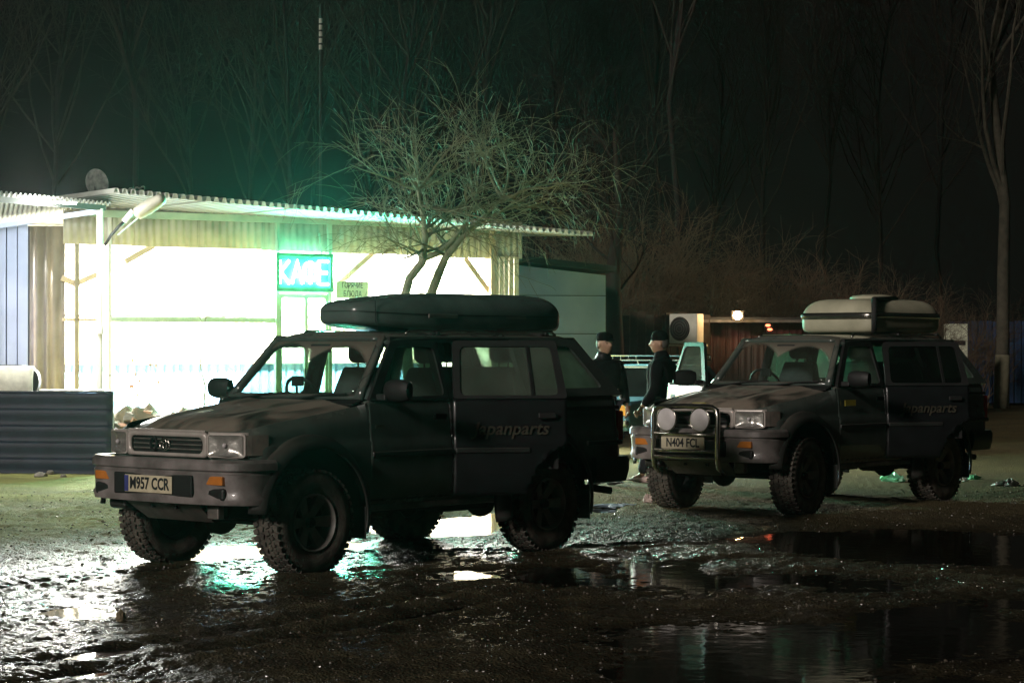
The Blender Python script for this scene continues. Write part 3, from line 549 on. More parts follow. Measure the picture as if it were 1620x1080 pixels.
    ds_ = MB().prism(rpoly([(-.58, .75), (-.56, 1.18), (-.66, 1.265), (-.92, 1.245), (-.98, 1.12), (-.95, .75)], .06), -.70, .70, lambda x, z, y: Vector((x, y, z))).build('dashboard', 'interior', c, smooth=2)
    prect(MB(), -.60, -.56, -.78, .78, .64, 1.20).build('bulkhead', 'interior', c)
    sw = MB(); sw.tube([Vector((-1.08, -.37, 1.25)) + Vector((.09 * math.sin(t), .185 * math.cos(t), .165 * math.sin(t))) for t in np.linspace(0, 2 * PI, 29)], .014, 8, False); sw.bar((-1.10, -.53, 1.185), (-1.10, -.21, 1.185), .02, .05); sw.tube([(-1.09, -.37, 1.17), (-.9, -.37, 1.10)], .03, 8); sw.build('steering_wheel', 'black', c, smooth=2)
    MB().box((-.90, 0, 1.645), (.02, .22, .065)).build('rear_view_mirror', 'black', c, bevel=.015); MB().tube([(-.93, -.30, 1.27), (-.87, -.24, 1.36)], .01, 6).build('phone_mount', 'black', c)
    MB().box((-.86, -.22, 1.39), (.03, .12, .08)).build('navigation_unit', 'black', c, bevel=.008)
    def seat(x, y, w, n=1):
        st_ = empty('seat', c, (x, y, 0))
        MB().prism(rpoly([(.25, .84), (.28, .98), (.20, 1.02), (-.22, .98), (-.22, .84)], .05), -w / 2, w / 2, lambda a_, z, b_: Vector((a_, b_, z))).build('cushion', 'seat', st_, smooth=2, bevel=.02)
        MB().prism(rpoly([(-.12, .94), (-.20, 1.30), (-.27, 1.50), (-.36, 1.48), (-.34, 1.2), (-.26, .94)], .05), -w / 2 + .01, w / 2 - .01, lambda a_, z, b_: Vector((a_, b_ * (1 - .25 * max(0, (z - 1.2) / .3)), z))).build('backrest', 'seat', st_, smooth=2, bevel=.02)
        for k in range(n):
            yy = (k - (n - 1) / 2) * w / max(n, 1) * 1.1
            MB().prism(rrect(.26, .17, .06, 4, 0, 1.61), -.05, .05, lambda b_, z, a_: Vector((-.315 + a_, yy + b_, z))).build('headrest', 'seat', st_, smooth=2, bevel=.02)
            hp = MB(); hp.tube([(-.31, yy - .05, 1.47), (-.315, yy - .05, 1.56)], .008, 6); hp.tube([(-.31, yy + .05, 1.47), (-.315, yy + .05, 1.56)], .008, 6); hp.build('headrest_post', 'chrome', st_)
    seat(-1.42, -.37, .50); seat(-1.42, .37, .50); seat(-2.35, 0, 1.25, 2)
    for (k, s, an, tx, gl) in doors: door(c, k, s, an, tx, gl)
    if bullbar:
        bb = empty('bull_bar', c); X = fx(0) + .11
        MB().tube([(X - .10, -.385, .43), (X - .02, -.385, .48), (X, -.385, .60), (X - .005, -.385, .98), (X - .01, -.37, 1.04), (X - .012, -.32, 1.065), (X - .01, 0, 1.075), (X - .012, .32, 1.065), (X - .01, .37, 1.04), (X - .005, .385, .98), (X, .385, .60), (X - .02, .385, .48), (X - .10, .385, .43)], .026, 10).build('hoop', 'chrome', bb, smooth=True)
        for z in (.80, .64, .575): MB().tube([(X, -.385, z), (X + .005, 0, z), (X, .385, z)], .019, 8).build('cross_bar', 'chrome', bb, smooth=True)
        for y in (-.20, .20):
            sp = empty('spot_lamp', bb, (X + .02, y, .945)); rm = Matrix.Rotation(PI / 2, 4, 'Y')
            MB().lathe([(0, -.09), (.06, -.085), (.105, -.03), (.112, .01)], 24, rm).build('lamp_bowl', 'black', sp, smooth=True)
            MB().lathe([(.114, .0), (.116, .012), (.105, .022), (.06, .032), (0, .036)], 24, rm).build('lamp_cover', 'lampcover', sp, smooth=True)
            MB().tube([(.016, .114 * math.cos(t_), .114 * math.sin(t_)) for t_ in np.linspace(0, 2 * PI, 25)], .007, 6, False).build('lamp_rim', 'chrome', sp, smooth=True)
            MB().tube([(-.03, 0, -.145), (-.03, 0, -.1)], .012, 8).build('lamp_stalk', 'chrome', sp)
    else:
        MB().tube([(-1.22, .30, 1.77), (-1.20, .30, 1.86), (-1.19, .30, 2.10)], .004, 5).build('aerial', 'black', c)
    return c
YAW1, YAW2 = R(229.08), R(229.34)
car1 = offroad_car('dark off-road car with dark roof box, plate M957 CCR and open rear door', (-2.072, 16.986, .005), YAW1, 'M957 CCR', False,
    [('front', 1, 0, None, 'sideglass'), ('rear', 1, 40, 'Japanparts', 'sideglass'), ('front', -1, 0, None, 'sideglass'), ('rear', -1, 0, None, 'sideglass')], 0)
car2 = offroad_car('off-road car with chrome bull bar, two round spot lamps and plate N404 FCL', (2.249, 22.852, .012), YAW2, 'N404 FCL', True,
    [('front', 1, 0, None, 'sideglass'), ('rear', 1, 40, 'Japanparts', 'darkglass'), ('front', -1, 60, None, 'sideglass'), ('rear', -1, 0, None, 'sideglass')], 6)
for o in car2.children:
    if o.name.startswith('door') and o.location.y > .5 and o.location.x > -1: prect(MB(), -.30, -.10, .022, .026, 1.06, 1.12).build('sticker', 'sticker', o)
prect(MB(), -.15, -.05, .02, .024, 1.05, 1.075).build('sticker', 'decal', [o for o in car1.children if o.name.startswith('door') and o.location.y > .5 and o.location.x > -1][0])

def carpt(car, yaw, p): return Matrix.Translation(car.location) @ Matrix.Rotation(yaw, 4, 'Z') @ Vector(p)
# roof boxes and their bars
def roof_box(label, car, yaw, a0, a1, hwid, z0, z1, kind):
    t = thing('roof_box', label, 'roof box', carpt(car, yaw, ((a0 + a1) / 2, 0, z0)), yaw); L = a0 - a1; H = z1 - z0
    def shell(lo, hi, m, name):
        def f(u, v):                      # rounded slab: u round the plan, v up the section
            an = 2 * PI * u; e = 2 / (5.2 if kind == 'ski' else 7.5); cx, sy = math.cos(an), math.sin(an)
            x = math.copysign(abs(cx) ** e, cx) * L / 2; y = math.copysign(abs(sy) ** e, sy) * hwid
            if kind == 'ski': y *= 1 - .30 * max(0, x / (L / 2)) ** 2.2
            w = lo + (hi - lo) * v; k = (.40 - w) / .40 if w < .40 else (w - .40) / .60
            q = max(0., 1 - k ** (4.5 if w < .40 else 2.3)) ** .5
            q = max(q, .0); ins = (1 - q) * ((.10 if w < .40 else .40) if kind == 'ski' else (.08 if w < .4 else .34)); nx = x * (1 - ins * .55 / (L / 2) * 1.1); ny = y * (1 - ins / hwid * .7)
            z = H * w
            if kind == 'ski': z = z * (1 - .22 * max(0, (x / (L / 2) - .25) / .75) ** 1.8 * (w > .35) * (w - .35) / .65) + .05 * max(0, x / (L / 2)) ** 3 * (1 - w)
            return Vector((nx, ny, z))
        mb = MB(); mb.grid(f, 72, 12, True)
        if hi == 1: n = 72; top = len(mb.v) - n; mb.add([Vector((0, 0, H * 1.0))], []); mb.f += [(top + i, top + (i + 1) % n, len(mb.v) - 1) for i in range(n)]
        if lo == 0: mb.add([Vector((0, 0, 0))], []); mb.f += [((i + 1) % 72, i, len(mb.v) - 1) for i in range(72)]
        return mb.build(name, m, t, smooth=True)
    if kind == 'ski':
        shell(0, .39, 'boxdark', 'tray'); shell(.39, .42, 'black', 'lid_seam').scale = (1.004, 1.008, 1); shell(.42, 1, 'boxdark', 'lid')
        for xx in (-.35, .35): MB().box((xx * L / 2, hwid * .985, H * .38), (.34, .012, .035)).build('latch', 'skid', t, bevel=.005)
    else:
        shell(0, .42, 'boxcream', 'tray'); shell(.58, 1, 'boxcream', 'lid'); 
        def band(u, v):
            an = 2 * PI * u; e = 2 / 7.5; cx, sy = math.cos(an), math.sin(an); g = 1.012
            return Vector((math.copysign(abs(cx) ** e, cx) * L / 2 * g, math.copysign(abs(sy) ** e, sy) * hwid * g, H * (.41 + .18 * v)))
        MB().grid(band, 72, 2, True).build('metal_band', 'chrome', t, smooth=True, solid=.01)
        def seam(u, v): p = band(u, .5); return Vector((p.x * 1.008, p.y * 1.008, H * (.485 + .03 * v)))
        MB().grid(seam, 72, 2, True).build('lid_seam', 'black', t, smooth=True, solid=.008)
        MB().tube([(L / 2 * .96, hwid * .93, H * .02), (L / 2 * 1.02, hwid * .985, H * .3), (L / 2 * 1.02, hwid * .985, H * .7), (L / 2 * .93, hwid * .90, H * .97), (-.1, hwid * .5, H * 1.02)], .030, 8).build('corner_shade', 'corner_shade', t, smooth=True)  # dark tube stands for the shading at the box's near corner
        mb = MB(); mb.sphere((-.05, -.02, H + .02), .1, 14, 8, (2.4, 2.6, .42), lambda p: p * (1 + .08 * math.sin(p.x * 40) * math.cos(p.y * 33))); mb.build('folded_cover', 'boxcream', t, smooth=True)
    for xx in (.55, -.55):
        MB().bar((xx * L / 2, -.60, -.018), (xx * L / 2, .60, -.018), .04, .025).build('carrier_bar', 'black', t, bevel=.006)
    return t
roof_box('long dark green roof box with tapered nose on the car with plate M957', car1, YAW1, -1.06, -3.46, .43, 1.782, 2.092, 'ski')
roof_box('square cream roof box with metal band on the bull bar car', car2, YAW2, -1.83, -3.27, .50, 1.805, 2.165, 'case')

# ------------------------------------------------------------------ cafe
A = Vector((-5.86, 33.2, 0)); U = Vector((5.983, 3.8, 0)).normalized(); NRM = Vector((U.y, -U.x, 0)); FY = math.atan2(U.y, U.x)
def sx(px, off=0.):
    t = (px - 810) / F_PX; o = A + NRM * off; return (t * o.y - o.x) / (U.x - t * U.y)
def fz(px, py, off=0.):
    D = (A + NRM * off + U * sx(px, off)).y; return CAM_Z - (py - HOR) / F_PX * D
cafe = thing('cafe', 'long low cafe shed with brightly lit open front under a zinc roof', 'cafe', A, FY)   # local x along the front, -y towards the yard
def cb(name, m, x0, x1, y0, y1, z0, z1, parent=None, bevel=0.): return prect(MB(), x0, x1, y0, y1, z0, z1).build(name, m, parent or cafe, bevel=bevel)
SL, SRt = sx(172), sx(822)
S100 = sx(100)
def corrug(x0, x1, z0, z1, y, per, amp, trap=False):
    n = max(2, int((x1 - x0) / per * (4 if trap else 6))); mb = MB()
    def f(u, v):
        x = x0 + (x1 - x0) * u; ph = (x - x0) / per % 1
        h = (1 if .12 < ph < .5 else -1) if trap else math.sin(2 * PI * ph); return Vector((x, y + amp * h, z0 + (z1 - z0) * v))
    return mb.grid(f, n + 1, 2)
x = S100
while x < SRt - .05:                      # hanging sheets above the opening
    w = min(1.06, SRt - x); z0 = 3.155 - .06 * (x / 7) + random.Random(int(x * 50)).uniform(-.012, .012)
    corrug(x, x + w + .05, z0, 3.70, .012 * (int(round((x - S100) / 1.06)) % 2), .118, .012).build('fascia_sheet', 'greyst', cafe, smooth=True, solid=.003); x += w
# posts, rails, braces
for px, w, m in ((172, .055, 'white'), (437.5, .065, 'frame'), (520.5, .065, 'frame'), (778, .09, 'wood')): cb('post', m, sx(px) - w / 2, sx(px) + w / 2, -.05, .03, 0, 3.60, bevel=.006)
cb('rail', 'frame', SL + .03, sx(437.5) - .04, -.045, .015, fz(300, 510), fz(300, 501.5), bevel=.006)
cb('rail', 'frame', sx(437.5) + .04, sx(520.5) - .04, -.05, .02, 2.50, 2.56, bevel=.006)
def brace(p0, p1, y=.06): MB().bar(Vector((sx(p0[0]), y, fz(*p0))), Vector((sx(p1[0]), y, fz(*p1))), .05, .085).build('brace', 'wood', cafe, bevel=.006)
brace((597, 396), (524, 462)); brace((738, 408), (786, 474)); brace((246, 388), (200, 414)); brace((160, 432), (122, 449)); brace((100, 439), (122, 449))
cb('post', 'brown', sx(122) - .035, sx(122) + .035, .0, .07, 0, 3.2); cb('rail', 'wood', S100, sx(155), .0, .05, fz(122, 508), fz(122, 503))
xb = sx(781)
while xb < SRt - .03:
    cb('board', 'cream', xb, min(xb + .088, SRt), -.02 + .006 * math.sin(xb * 77), .015, 0, 3.14, bevel=.004); xb += .096
# back wall: boards above, light blue sheet below; side walls; floor
BW = 3.1; xb = S100 - 1.2; rb = random.Random(3)
while xb < SRt + .0:
    w = .155; o = cb('board', 'cream', xb, min(xb + w - .016, SRt), BW + rb.uniform(-.008, .008), BW + .03, 1.42, 2.16); xb += w
xb = S100 - 1.2
while xb < SRt - .1:
    w = min(1.1, SRt - xb); corrug(xb, xb + w - .01, .05, 1.41, BW, .16, .018, True).build('lower_sheet', 'ltblue', cafe, solid=.003); xb += w
xb = S100 - 1.2
while xb < SRt - .1:
    w = min(1.22, SRt - xb); cb('upper_panel', 'white', xb, xb + w - .012, BW, BW + .03, 2.19, 3.6); xb += w
cb('ledge', 'wood', S100 - 1.2, SRt, BW - .10, BW + .02, 1.40, 1.44)
cb('side_wall', 'cream', SRt - .06, SRt, .02, BW + .1, 0, 3.5); cb('side_wall', 'cream', S100 - 1.26, S100 - 1.2, .1, BW + .1, 0, 3.4); cb('back_panel', 'slate', S100 - 1.3, SRt + .05, BW + .04, BW + .12, 0, 3.6)
cb('floor', 'concrete', S100 - 1.2, SRt, -.1, BW, .0, .06)
# roof: toothed sheets running front to back
inv = Matrix.Rotation(-FY, 4, 'Z') @ Matrix.Translation(-A)
def rsheet(P1, P2, B1, B2, per, amp, name, m, parent, world=False):
    P1, P2, B1, B2 = [Vector(p) if world else inv @ Vector(p) for p in (P1, P2, B1, B2)]; n = max(1, round((P2 - P1).length / per)); mb = MB(); vs = []
    for i in range(n):
        for ph, h in ((0., -.5), (.18, .5), (.52, .5), (.70, -.5)):
            u = (i + ph) / n
            for v in (0, .5, 1): q = (P1.lerp(P2, u)).lerp(B1.lerp(B2, u), v); vs.append(q + Vector((0, 0, amp * h)))
    k = len(vs) // 3; mb.add(vs, [(i * 3 + j, (i + 1) * 3 + j, (i + 1) * 3 + j + 1, i * 3 + j + 1) for i in range(k - 1) for j in range(2)])
    return mb.build(name, m, parent, solid=.004)
E1, E2 = at(180, 301, 31.3), at(942, 370, 36.9); G1, G2 = A + U * (S100 - 1.3) - NRM * (BW + .4) + Vector((0, 0, 3.62)), A + U * (SRt + .9) - NRM * (BW + .4) + Vector((0, 0, 3.66))
for k in range(6):
    a0, a1 = k / 6, (k + 1) / 6 - .001; rsheet(E1.lerp(E2, a0), E1.lerp(E2, a1), G1.lerp(G2, a0), G1.lerp(G2, a1), .128, .068, 'roof_sheet', 'zinc', cafe)
cb('eaves_beam', 'frame', SL - .3, SRt + .1, -.06, .04, 3.56, 3.66)
# door under the sign
dr = empty('door', cafe, (0, 0, 0)); dx0, dx1 = sx(443), sx(516); dm = sx(484)
for xa, w in ((dx0, .05), (dm, .06), (dx1, .05)): cb('stile', 'frame', xa - w / 2, xa + w / 2, -.02, .03, .06, 2.49, dr)
for z in (.10, .95, 2.46): cb('door_rail', 'frame', dx0, dx1, -.015, .025, z - .04, z + .03, dr)
cb('pane', glass('shop door glass', (.92, .96, .94), .05, (.5, .55, .5)), dx0 + .03, dm - .03, .0, .006, .99, 2.42, dr); cb('pane', M['glass'] if 0 else bpy.data.materials['shop door glass'], dm + .03, dx1 - .03, .0, .006, .99, 2.42, dr)
cb('kick_panel', 'frame', dx0 + .03, dx1 - .03, .0, .01, .14, .92, dr); cb('handle', 'chrome', dm - .06, dm - .03, -.07, -.02, 1.1, 1.35, dr, .006)
# ceiling tubes and their light
for k, xs in enumerate(np.linspace(S100 - .2, SRt - .9, 5)):
    lt = empty('ceiling_light', cafe, (xs, 1.7, 3.40)); MB().box((0, 0, .04), (1.25, .12, .05)).build('light_housing', 'white', lt); MB().tube([(-.6, 0, 0), (.6, 0, 0)], .016, 8).build('light_tube', 'tubeon', lt)
    al = bpy.data.lights.new('tube light', 'AREA'); al.shape = 'RECTANGLE'; al.size = 1.2; al.size_y = .1; al.energy = 2300; al.color = (1, .97, .88); ao = bpy.data.objects.new('tube_light_source', al); C.objects.link(ao); ao.parent = lt; ao.location = (0, 0, -.03)
# neon sign
sg = thing('neon_sign', 'glowing green neon sign reading КАФЕ above the cafe door', 'sign', A + U * ((sx(437, .22) + sx(522, .22)) / 2) + NRM * .22 + Vector((0, 0, fz(480, 431, .22))), FY)
SW, SH = sx(522, .22) - sx(437, .22), fz(480, 404, .22) - fz(480, 459, .22)
MB().box((0, .05, 0), (SW, .07, SH)).build('sign_panel', 'signback', sg)
for z in (-SH / 2, SH / 2): MB().box((0, .0, z), (SW + .06, .13, .05)).build('sign_frame', 'signback', sg)
for xx in (-SW / 2, SW / 2): MB().box((xx, .0, 0), (.05, .128, SH - .05)).build('sign_frame', 'signback', sg)
for s in (-1, 1): MB().tube([(s * SW * .40, .1, SH / 2), (s * SW * .40, .18, SH / 2 + .35)], .015, 6).build('sign_bracket', 'frame', sg)
lw = SW * .235; lh = SH * .33
GL = {'К': [[(-.38, -1), (-.38, 1)], [(.42, 1), (-.30, .02), (.45, -1)]], 'А': [[(-.46, -1), (0, 1), (.46, -1)], [(-.28, -.30), (.28, -.30)]],
      'Ф': [[(0, -1), (0, 1)], [(-.05, .78), (-.40, .72), (-.5, .3), (-.5, -.2), (-.4, -.6), (-.05, -.68)], [(.05, .78), (.40, .72), (.5, .3), (.5, -.2), (.4, -.6), (.05, -.68)]], 'Е': [[(.42, 1), (-.38, 1), (-.38, -1), (.42, -1)], [(-.38, 0), (.32, 0)]]}
for k, ch in enumerate('КАФЕ'):
    cx = (k - 1.5) * SW * .242; mb = MB()
    for pth in GL[ch]: mb.tube([(cx + p[0] * lw * .92, -.02, p[1] * lh) for p in pth], .026, 8)
    mb.build('neon_letter', 'neon', sg, smooth=2)
nl = bpy.data.lights.new('neon light', 'AREA'); nl.shape = 'RECTANGLE'; nl.size = SW; nl.size_y = SH * .7; nl.energy = 720; nl.color = (.08, 1., .62); no = bpy.data.objects.new('neon_light_source', nl); C.objects.link(no); no.parent = sg; no.location = (0, -.08, 0); no.rotation_euler = (R(-90), 0, 0)
# painted boards
def signboard(label, px0, px1, py0, py1, lines, off):
    D = (A + NRM * off + U * sx((px0 + px1) / 2, off)).y; c = A + U * ((sx(px0, off) + sx(px1, off)) / 2) + NRM * off; c.z = fz((px0 + px1) / 2, (py0 + py1) / 2, off); w = sx(px1, off) - sx(px0, off); h = (py1 - py0) / F_PX * D
    t = thing('menu_sign', label, 'sign', c, FY); MB().box((0, .01, 0), (w, .02, h)).build('sign_board', 'paper', t)
    for k, (ln, sc) in enumerate(lines): text('sign_lettering', ln, h / len(lines) * .92, 'ink', t, (0, -.003, h / 2 - h * (k + .5) / len(lines)), (R(90), 0, 0), ext=.001, sx=sc)
    return t
signboard('small board with dark letters reading ГОРЯЧИЕ БЛЮДА', 532, 583, 445, 472, [('ГОРЯЧИЕ', .66), ('БЛЮДА', .68)], .12)
signboard('small board reading ШАШЛЫК hung below the hot dishes board', 530, 582, 474, 488, [('ШАШЛЫК', .72)], .13)

# awning at the left end
aw = thing('awning', 'corrugated awning roof on a white post beside the cafe', 'awning', at(158, HOR, 31.4) * 1, 0); aw.location.z = 0; ainv = Matrix.Translation(-Vector(aw.location))
rsheet(ainv @ at(-150, 289, 27.2), ainv @ at(178, 321, 31.6), ainv @ at(-150, 380, 33.5), ainv @ at(178, 326, 34), .11, .028, 'awning_sheet', 'zinc', aw, True)
MB().bar(ainv @ at(-140, 304, 27.4), ainv @ at(165, 329, 31.5), .05, .075).build('front_beam', 'slate', aw)
MB().bar(ainv @ at(-60, 366, 32.0), ainv @ at(156, 334, 31.9), .05, .07).build('rear_beam', 'lilac', aw)
pz = at(158, 330, 31.4).z; MB().tube([(0, 0, 0), (0, 0, pz)], .045, 16).build('post', 'white', aw, smooth=2)
MB().tube([(.02, -.05, 1.85), (.02, -.05, 1.95)], .05, 10).build('junction_box', 'white', aw)
tl = empty('awning_fill_light', aw, ainv @ at(72, 320, 30.0)); MB().tube([(-.4, -.03, .01), (.4, .03, -.01)], .014, 8).build('light_tube', 'tubeon', tl)  # tube and its light added, hidden behind the beam, to brighten boards and post
pl_ = bpy.data.lights.new('awning fill light', 'POINT'); pl_.energy = 420; pl_.shadow_soft_size = .3; pl_.color = (.95, .98, .9); po = bpy.data.objects.new('awning_fill_light_source', pl_); C.objects.link(po); po.parent = tl; po.location = (0, 0, -.06)
# end wall of pale blue boards, brown sheet
ew = thing('board_wall', 'pale blue vertical boards beside the brown sheet under the awning', 'wall', at(45, HOR, 32.6)); ew.location.z = 0
for k in range(12):
    w = .142; MB().box((-(k + .5) * .158, .01 * (k % 2), 1.72), (w, .04, 3.44)).build('board', 'lilac', ew, bevel=.006)
MB().box((-.95, .06, 1.7), (1.9, .03, 3.4)).build('backing', 'darkgap', ew)
bs = thing('sheet_panel', 'brown corrugated metal panel at the left end of the cafe', 'wall', at(45, HOR, 32.9)); bs.location.z = 0
wb = (100 - 45) / F_PX * 32.9
for k in range(2): corrug(k * wb / 2, (k + 1) * wb / 2 + .03, .05, 3.42, .02 * k, .165, .03, False).build('sheet', 'brown', bs, smooth=True, solid=.004)
# street lamp head on the post
lp = thing('yard_lamp', 'unlit grey street lamp head on a bent arm by the awning post', 'lamp', at(166, 388, 31.3))
q = lambda px, py: at(px, py, 31.3) - Vector(lp.location)
MB().tube([q(166, 388), q(176, 372), q(188, 358), q(196, 351)], .022, 8).build('arm', 'black', lp, smooth=True); MB().tube([q(196, 351), q(210, 333)], .04, 8).build('collar', 'white', lp, smooth=True)
MB().tube([q(186, 372), q(218, 345)], .012, 6).build('stay', 'frame', lp)
d0, d1 = q(212, 341), q(262, 311); mb = MB()
def lampf(u, v):
    p = d0.lerp(d1, v); w = (.05 + .075 * math.sin(PI * min(1, .18 + .75 * v)) ** .7) * (0 if v in (0., 1.) else 1); a_ = 2 * PI * u; n = (d1 - d0).normalized(); up = Vector((-n.z, 0, n.x)); return p + Vector((0, 1, 0)) * w * 1.2 * math.cos(a_) + up * w * .8 * math.sin(a_)
mb.grid(lampf, 16, 12, True); mb.build('lamp_head', 'greyst', lp, smooth=True)
sd = thing('satellite_dish', 'grey satellite dish standing on the roof above the awning', 'dish', at(150, 312, 33.2)); mm = Matrix.Translation((0, 0, .20)) @ Matrix.Rotation(R(62), 4, 'Z') @ Matrix.Rotation(R(78), 4, 'Y')
MB().lathe([(0, 0), (.08, .006), (.15, .022), (.205, .045), (.212, .05), (.20, .05), (.14, .03), (.0, .012)], 28, mm).build('reflector', 'slate2', sd, smooth=True); MB().tube([(0, .03, -.25), (0, .03, .18)], .016, 8).build('mast', 'slate', sd)
ls = thing('loose_sheet', 'loose corrugated sheets lying on the roof beside the dish', 'sheet', at(172, 312, 32.6)); li = -Vector(ls.location)
for k in range(2): rsheet(li + at(174, 309 - 7 * k, 32.6), li + at(232, 303 - 8 * k, 32.4), li + at(176, 308 - 5 * k, 34), li + at(232, 304 - 6 * k, 34), .1, .02, 'sheet', 'greyst', ls, True)

# low navy sheet fence with what stands behind it
nf = thing('low_fence', 'low navy blue fence of horizontal ribbed metal sheet', 'fence', at(178, HOR, 29.5)); nf.location.z = 0; fd = (at(-120, HOR, 30.0) - at(178, HOR, 29.5)); fd.z = 0; fl_ = fd.length; nf.rotation_euler = (0, 0, math.atan2(fd.y, fd.x))
for k in range(5):
    z0, z1 = .0 + k * .214, .0 + (k + 1) * .214 + .004
    MB().grid(lambda u, v: Vector((fl_ * u, -.012 * math.sin(PI * v * 2) + .006 * math.sin(u * 37 + k), z0 + (z1 - z0) * v)), 24, 9).build('ribbed_sheet', 'navy', nf, smooth=True, solid=.004)
for xx in (.03, 1.2, 2.4): MB().box((xx, -.05, .54), (.05, .05, 1.08)).build('post', 'black', nf)
MB().box((fl_ / 2, -.02, 1.085), (fl_ + .02, .06, .02)).build('cap_rail', 'navy', nf)
so = thing('sofa', 'cream sofa with rolled arm behind the navy fence', 'sofa', at(-40, HOR, 30.6)); so.location.z = 0
MB().prism(rpoly([(-.4, .3), (.33, .3), (.39, .62), (.34, .95), (.44, 1.18), (.40, 1.36), (.20, 1.43), (-.4, 1.43)], .09, 4), -.10, .10, lambda x_, z, y_: Vector((x_ + .45, y_, z))).build('rolled_arm', 'black', so, smooth=2, bevel=.02)
MB().grid(lambda u, v: Vector((-.3 + 1.12 * u, -.115 - .09 * math.sin(PI * min(1, v * 1.0)) ** .5, .75 + .66 * v)), 12, 14).build('back_cushion', 'sofa', so, smooth=True, solid=.03)
MB().box((.2, .1, .55), (1.1, .5, .5)).build('seat_base', 'sofa', so, bevel=.05)
tb = thing('counter_table', 'grey counter top behind the navy fence under the awning', 'table', at(112, HOR, 30.9)); tb.location.z = 0
MB().box((0, 0, 1.075), (.98, .4, .035)).build('table_top', 'greyst', tb, bevel=.006)
for xx in (-.42, .42): MB().box((xx, 0, .53), (.04, .3, 1.06)).build('leg', 'slate', tb)
# stones at the fence, rubble
rr_ = random.Random(21)
def rock(name, loc, r, m, label, cat, group=None, sc=(1, .8, .6)):
    rg = random.Random(int(loc[0] * 997 + loc[1] * 31)); bm = bmesh.new(); bmesh.ops.create_icosphere(bm, subdivisions=2, radius=r)
    ph = [rg.uniform(0, 6) for _ in range(6)]
    for v in bm.verts:
        n = v.co.normalized(); k = 1 + .16 * math.sin(3 * n.x + ph[0]) + .14 * math.sin(4 * n.y + ph[1]) + .10 * math.sin(7 * n.z + ph[2] + 3 * n.x) + rg.uniform(-.05, .05); v.co = Vector((v.co.x * sc[0], v.co.y * sc[1], v.co.z * sc[2])) * k
    m_ = bpy.data.meshes.new(name); bm.to_mesh(m_); bm.free(); m_.materials.append(M[m]); o = bpy.data.objects.new(name, m_); C.objects.link(o); o.location = loc; o.rotation_euler = (0, 0, rg.uniform(0, 6)); return tag(o, label, cat, group)
for px, py, r in ((66, 757, .09), (100, 758, .05), (218, 755, .09), (255, 757, .07), (80, 752, .05)):
    D = F_PX * CAM_Z / (py - HOR); p = at(px, HOR, D); rock('stone', (p.x, p.y, .04), r, 'stone', 'grey stone lying at the foot of the navy fence', 'stone', 'stones along the navy fence')
hp_ = thing('rubble_heap', 'heap of earth and rubble in front of the cafe', 'heap', at(238, HOR, 31.6)); hp_.location.z = 0
MB().grid(lambda u, v: Vector(((u - .5) * 2.6, (v - .5) * 1.2, .80 * max(0, (1 - (2 * u - 1) ** 2)) ** .6 * max(0, 1 - (2 * v - 1) ** 2) ** .7 * (1 + .5 * float(vnoise(u * 2.6, v * 1.2, .5)) + .35 * float(vnoise(u * 2.6 + 4, v * 1.2, .16))) - .02)), 60, 28).build('soil_mound', 'soil', hp_)
for k in range(26):
    x_ = rr_.uniform(-1.05, 1.0); zt = .80 * max(.05, 1 - (x_ / 1.3) ** 2) ** .6 * .9 + rr_.uniform(-.06, .05); y_ = rr_.uniform(-.38, -.05); zt *= max(.1, 1 - (y_ / .6) ** 2) ** .7
    rt = Matrix.Rotation(rr_.uniform(0, 6), 3, 'Z') @ Matrix.Rotation(rr_.uniform(-.5, .5), 3, 'X'); MB().box((0, 0, 0), (.24 * rr_.uniform(.5, 1), .115, .07), rt).build('brick', rr_.choice(['brick', 'brick', 'stone']), hp_, bevel=.008).location = (x_, y_, zt + .03)

# ------------------------------------------------------------------ bare trees
def grow(rng, starts, levels, droop, kids, lens, rad, wig, spread, up=0., flat=1.):
    paths = []
    def br(p, d, L, r, lv):
        n = 6 if lv < 2 else 4; pts = [p.copy()]; rs_ = [r]; d = d.normalized()
        for i in range(n):
            d = (d + Vector((rng.gauss(0, wig), rng.gauss(0, wig), rng.gauss(0, wig) * .8 + (up if lv < 3 else up * .3) - droop[lv] * (i / n)))).normalized(); p = p + d * (L / n); pts.append(p.copy()); rs_.append(r * (1 - .75 * (i + 1) / n) + .0012)
        paths.append((lv, pts, rs_))
        if lv + 1 < levels:
            for k in range(kids[lv]):
                t = rng.uniform(.25, 1.) if lv else rng.uniform(.35, 1.); i = min(n - 1, int(t * n)); q = pts[i].lerp(pts[i + 1], t * n - i)
                ax = (pts[i + 1] - pts[i]).normalized(); pr = ax.orthogonal().normalized(); pr.rotate(Matrix.Rotation(rng.uniform(0, 2 * PI), 3, ax)); a_ = spread[lv] * rng.uniform(.6, 1.3); nd = ax * math.cos(a_) + pr * math.sin(a_); nd.z *= flat
                br(q, nd, lens[lv + 1] * rng.uniform(.55, 1.25), max(rs_[i] * .6, .003) if lv < 2 else rad[lv + 1], lv + 1)
    for (p, d, L, r) in starts: br(Vector(p), Vector(d), L, r, 0)
    return paths
def tree_mesh(paths, lv_ok):
    mb = MB()
    for lv, pts, rs_ in paths:
        if lv in lv_ok: mb.tube(pts, rs_, 7 if lv == 0 else (5 if lv == 1 else 3), cap=lv < 2)
    return mb
rng = random.Random(4)
tb_ = at(662, HOR, 30.3); tb_.z = 0; tr = thing('yard_tree', 'small bare tree with two crooked trunks in front of the cafe', 'tree', tb_)
T = lambda px, py, dy=0.: at(px, py, 30.3 + dy) - tb_
trunkA = [Vector((-.05, 0, 0)), T(646, 600), T(640, 470), T(648, 440), T(668, 415), T(673, 375), T(668, 335), T(660, 300)]
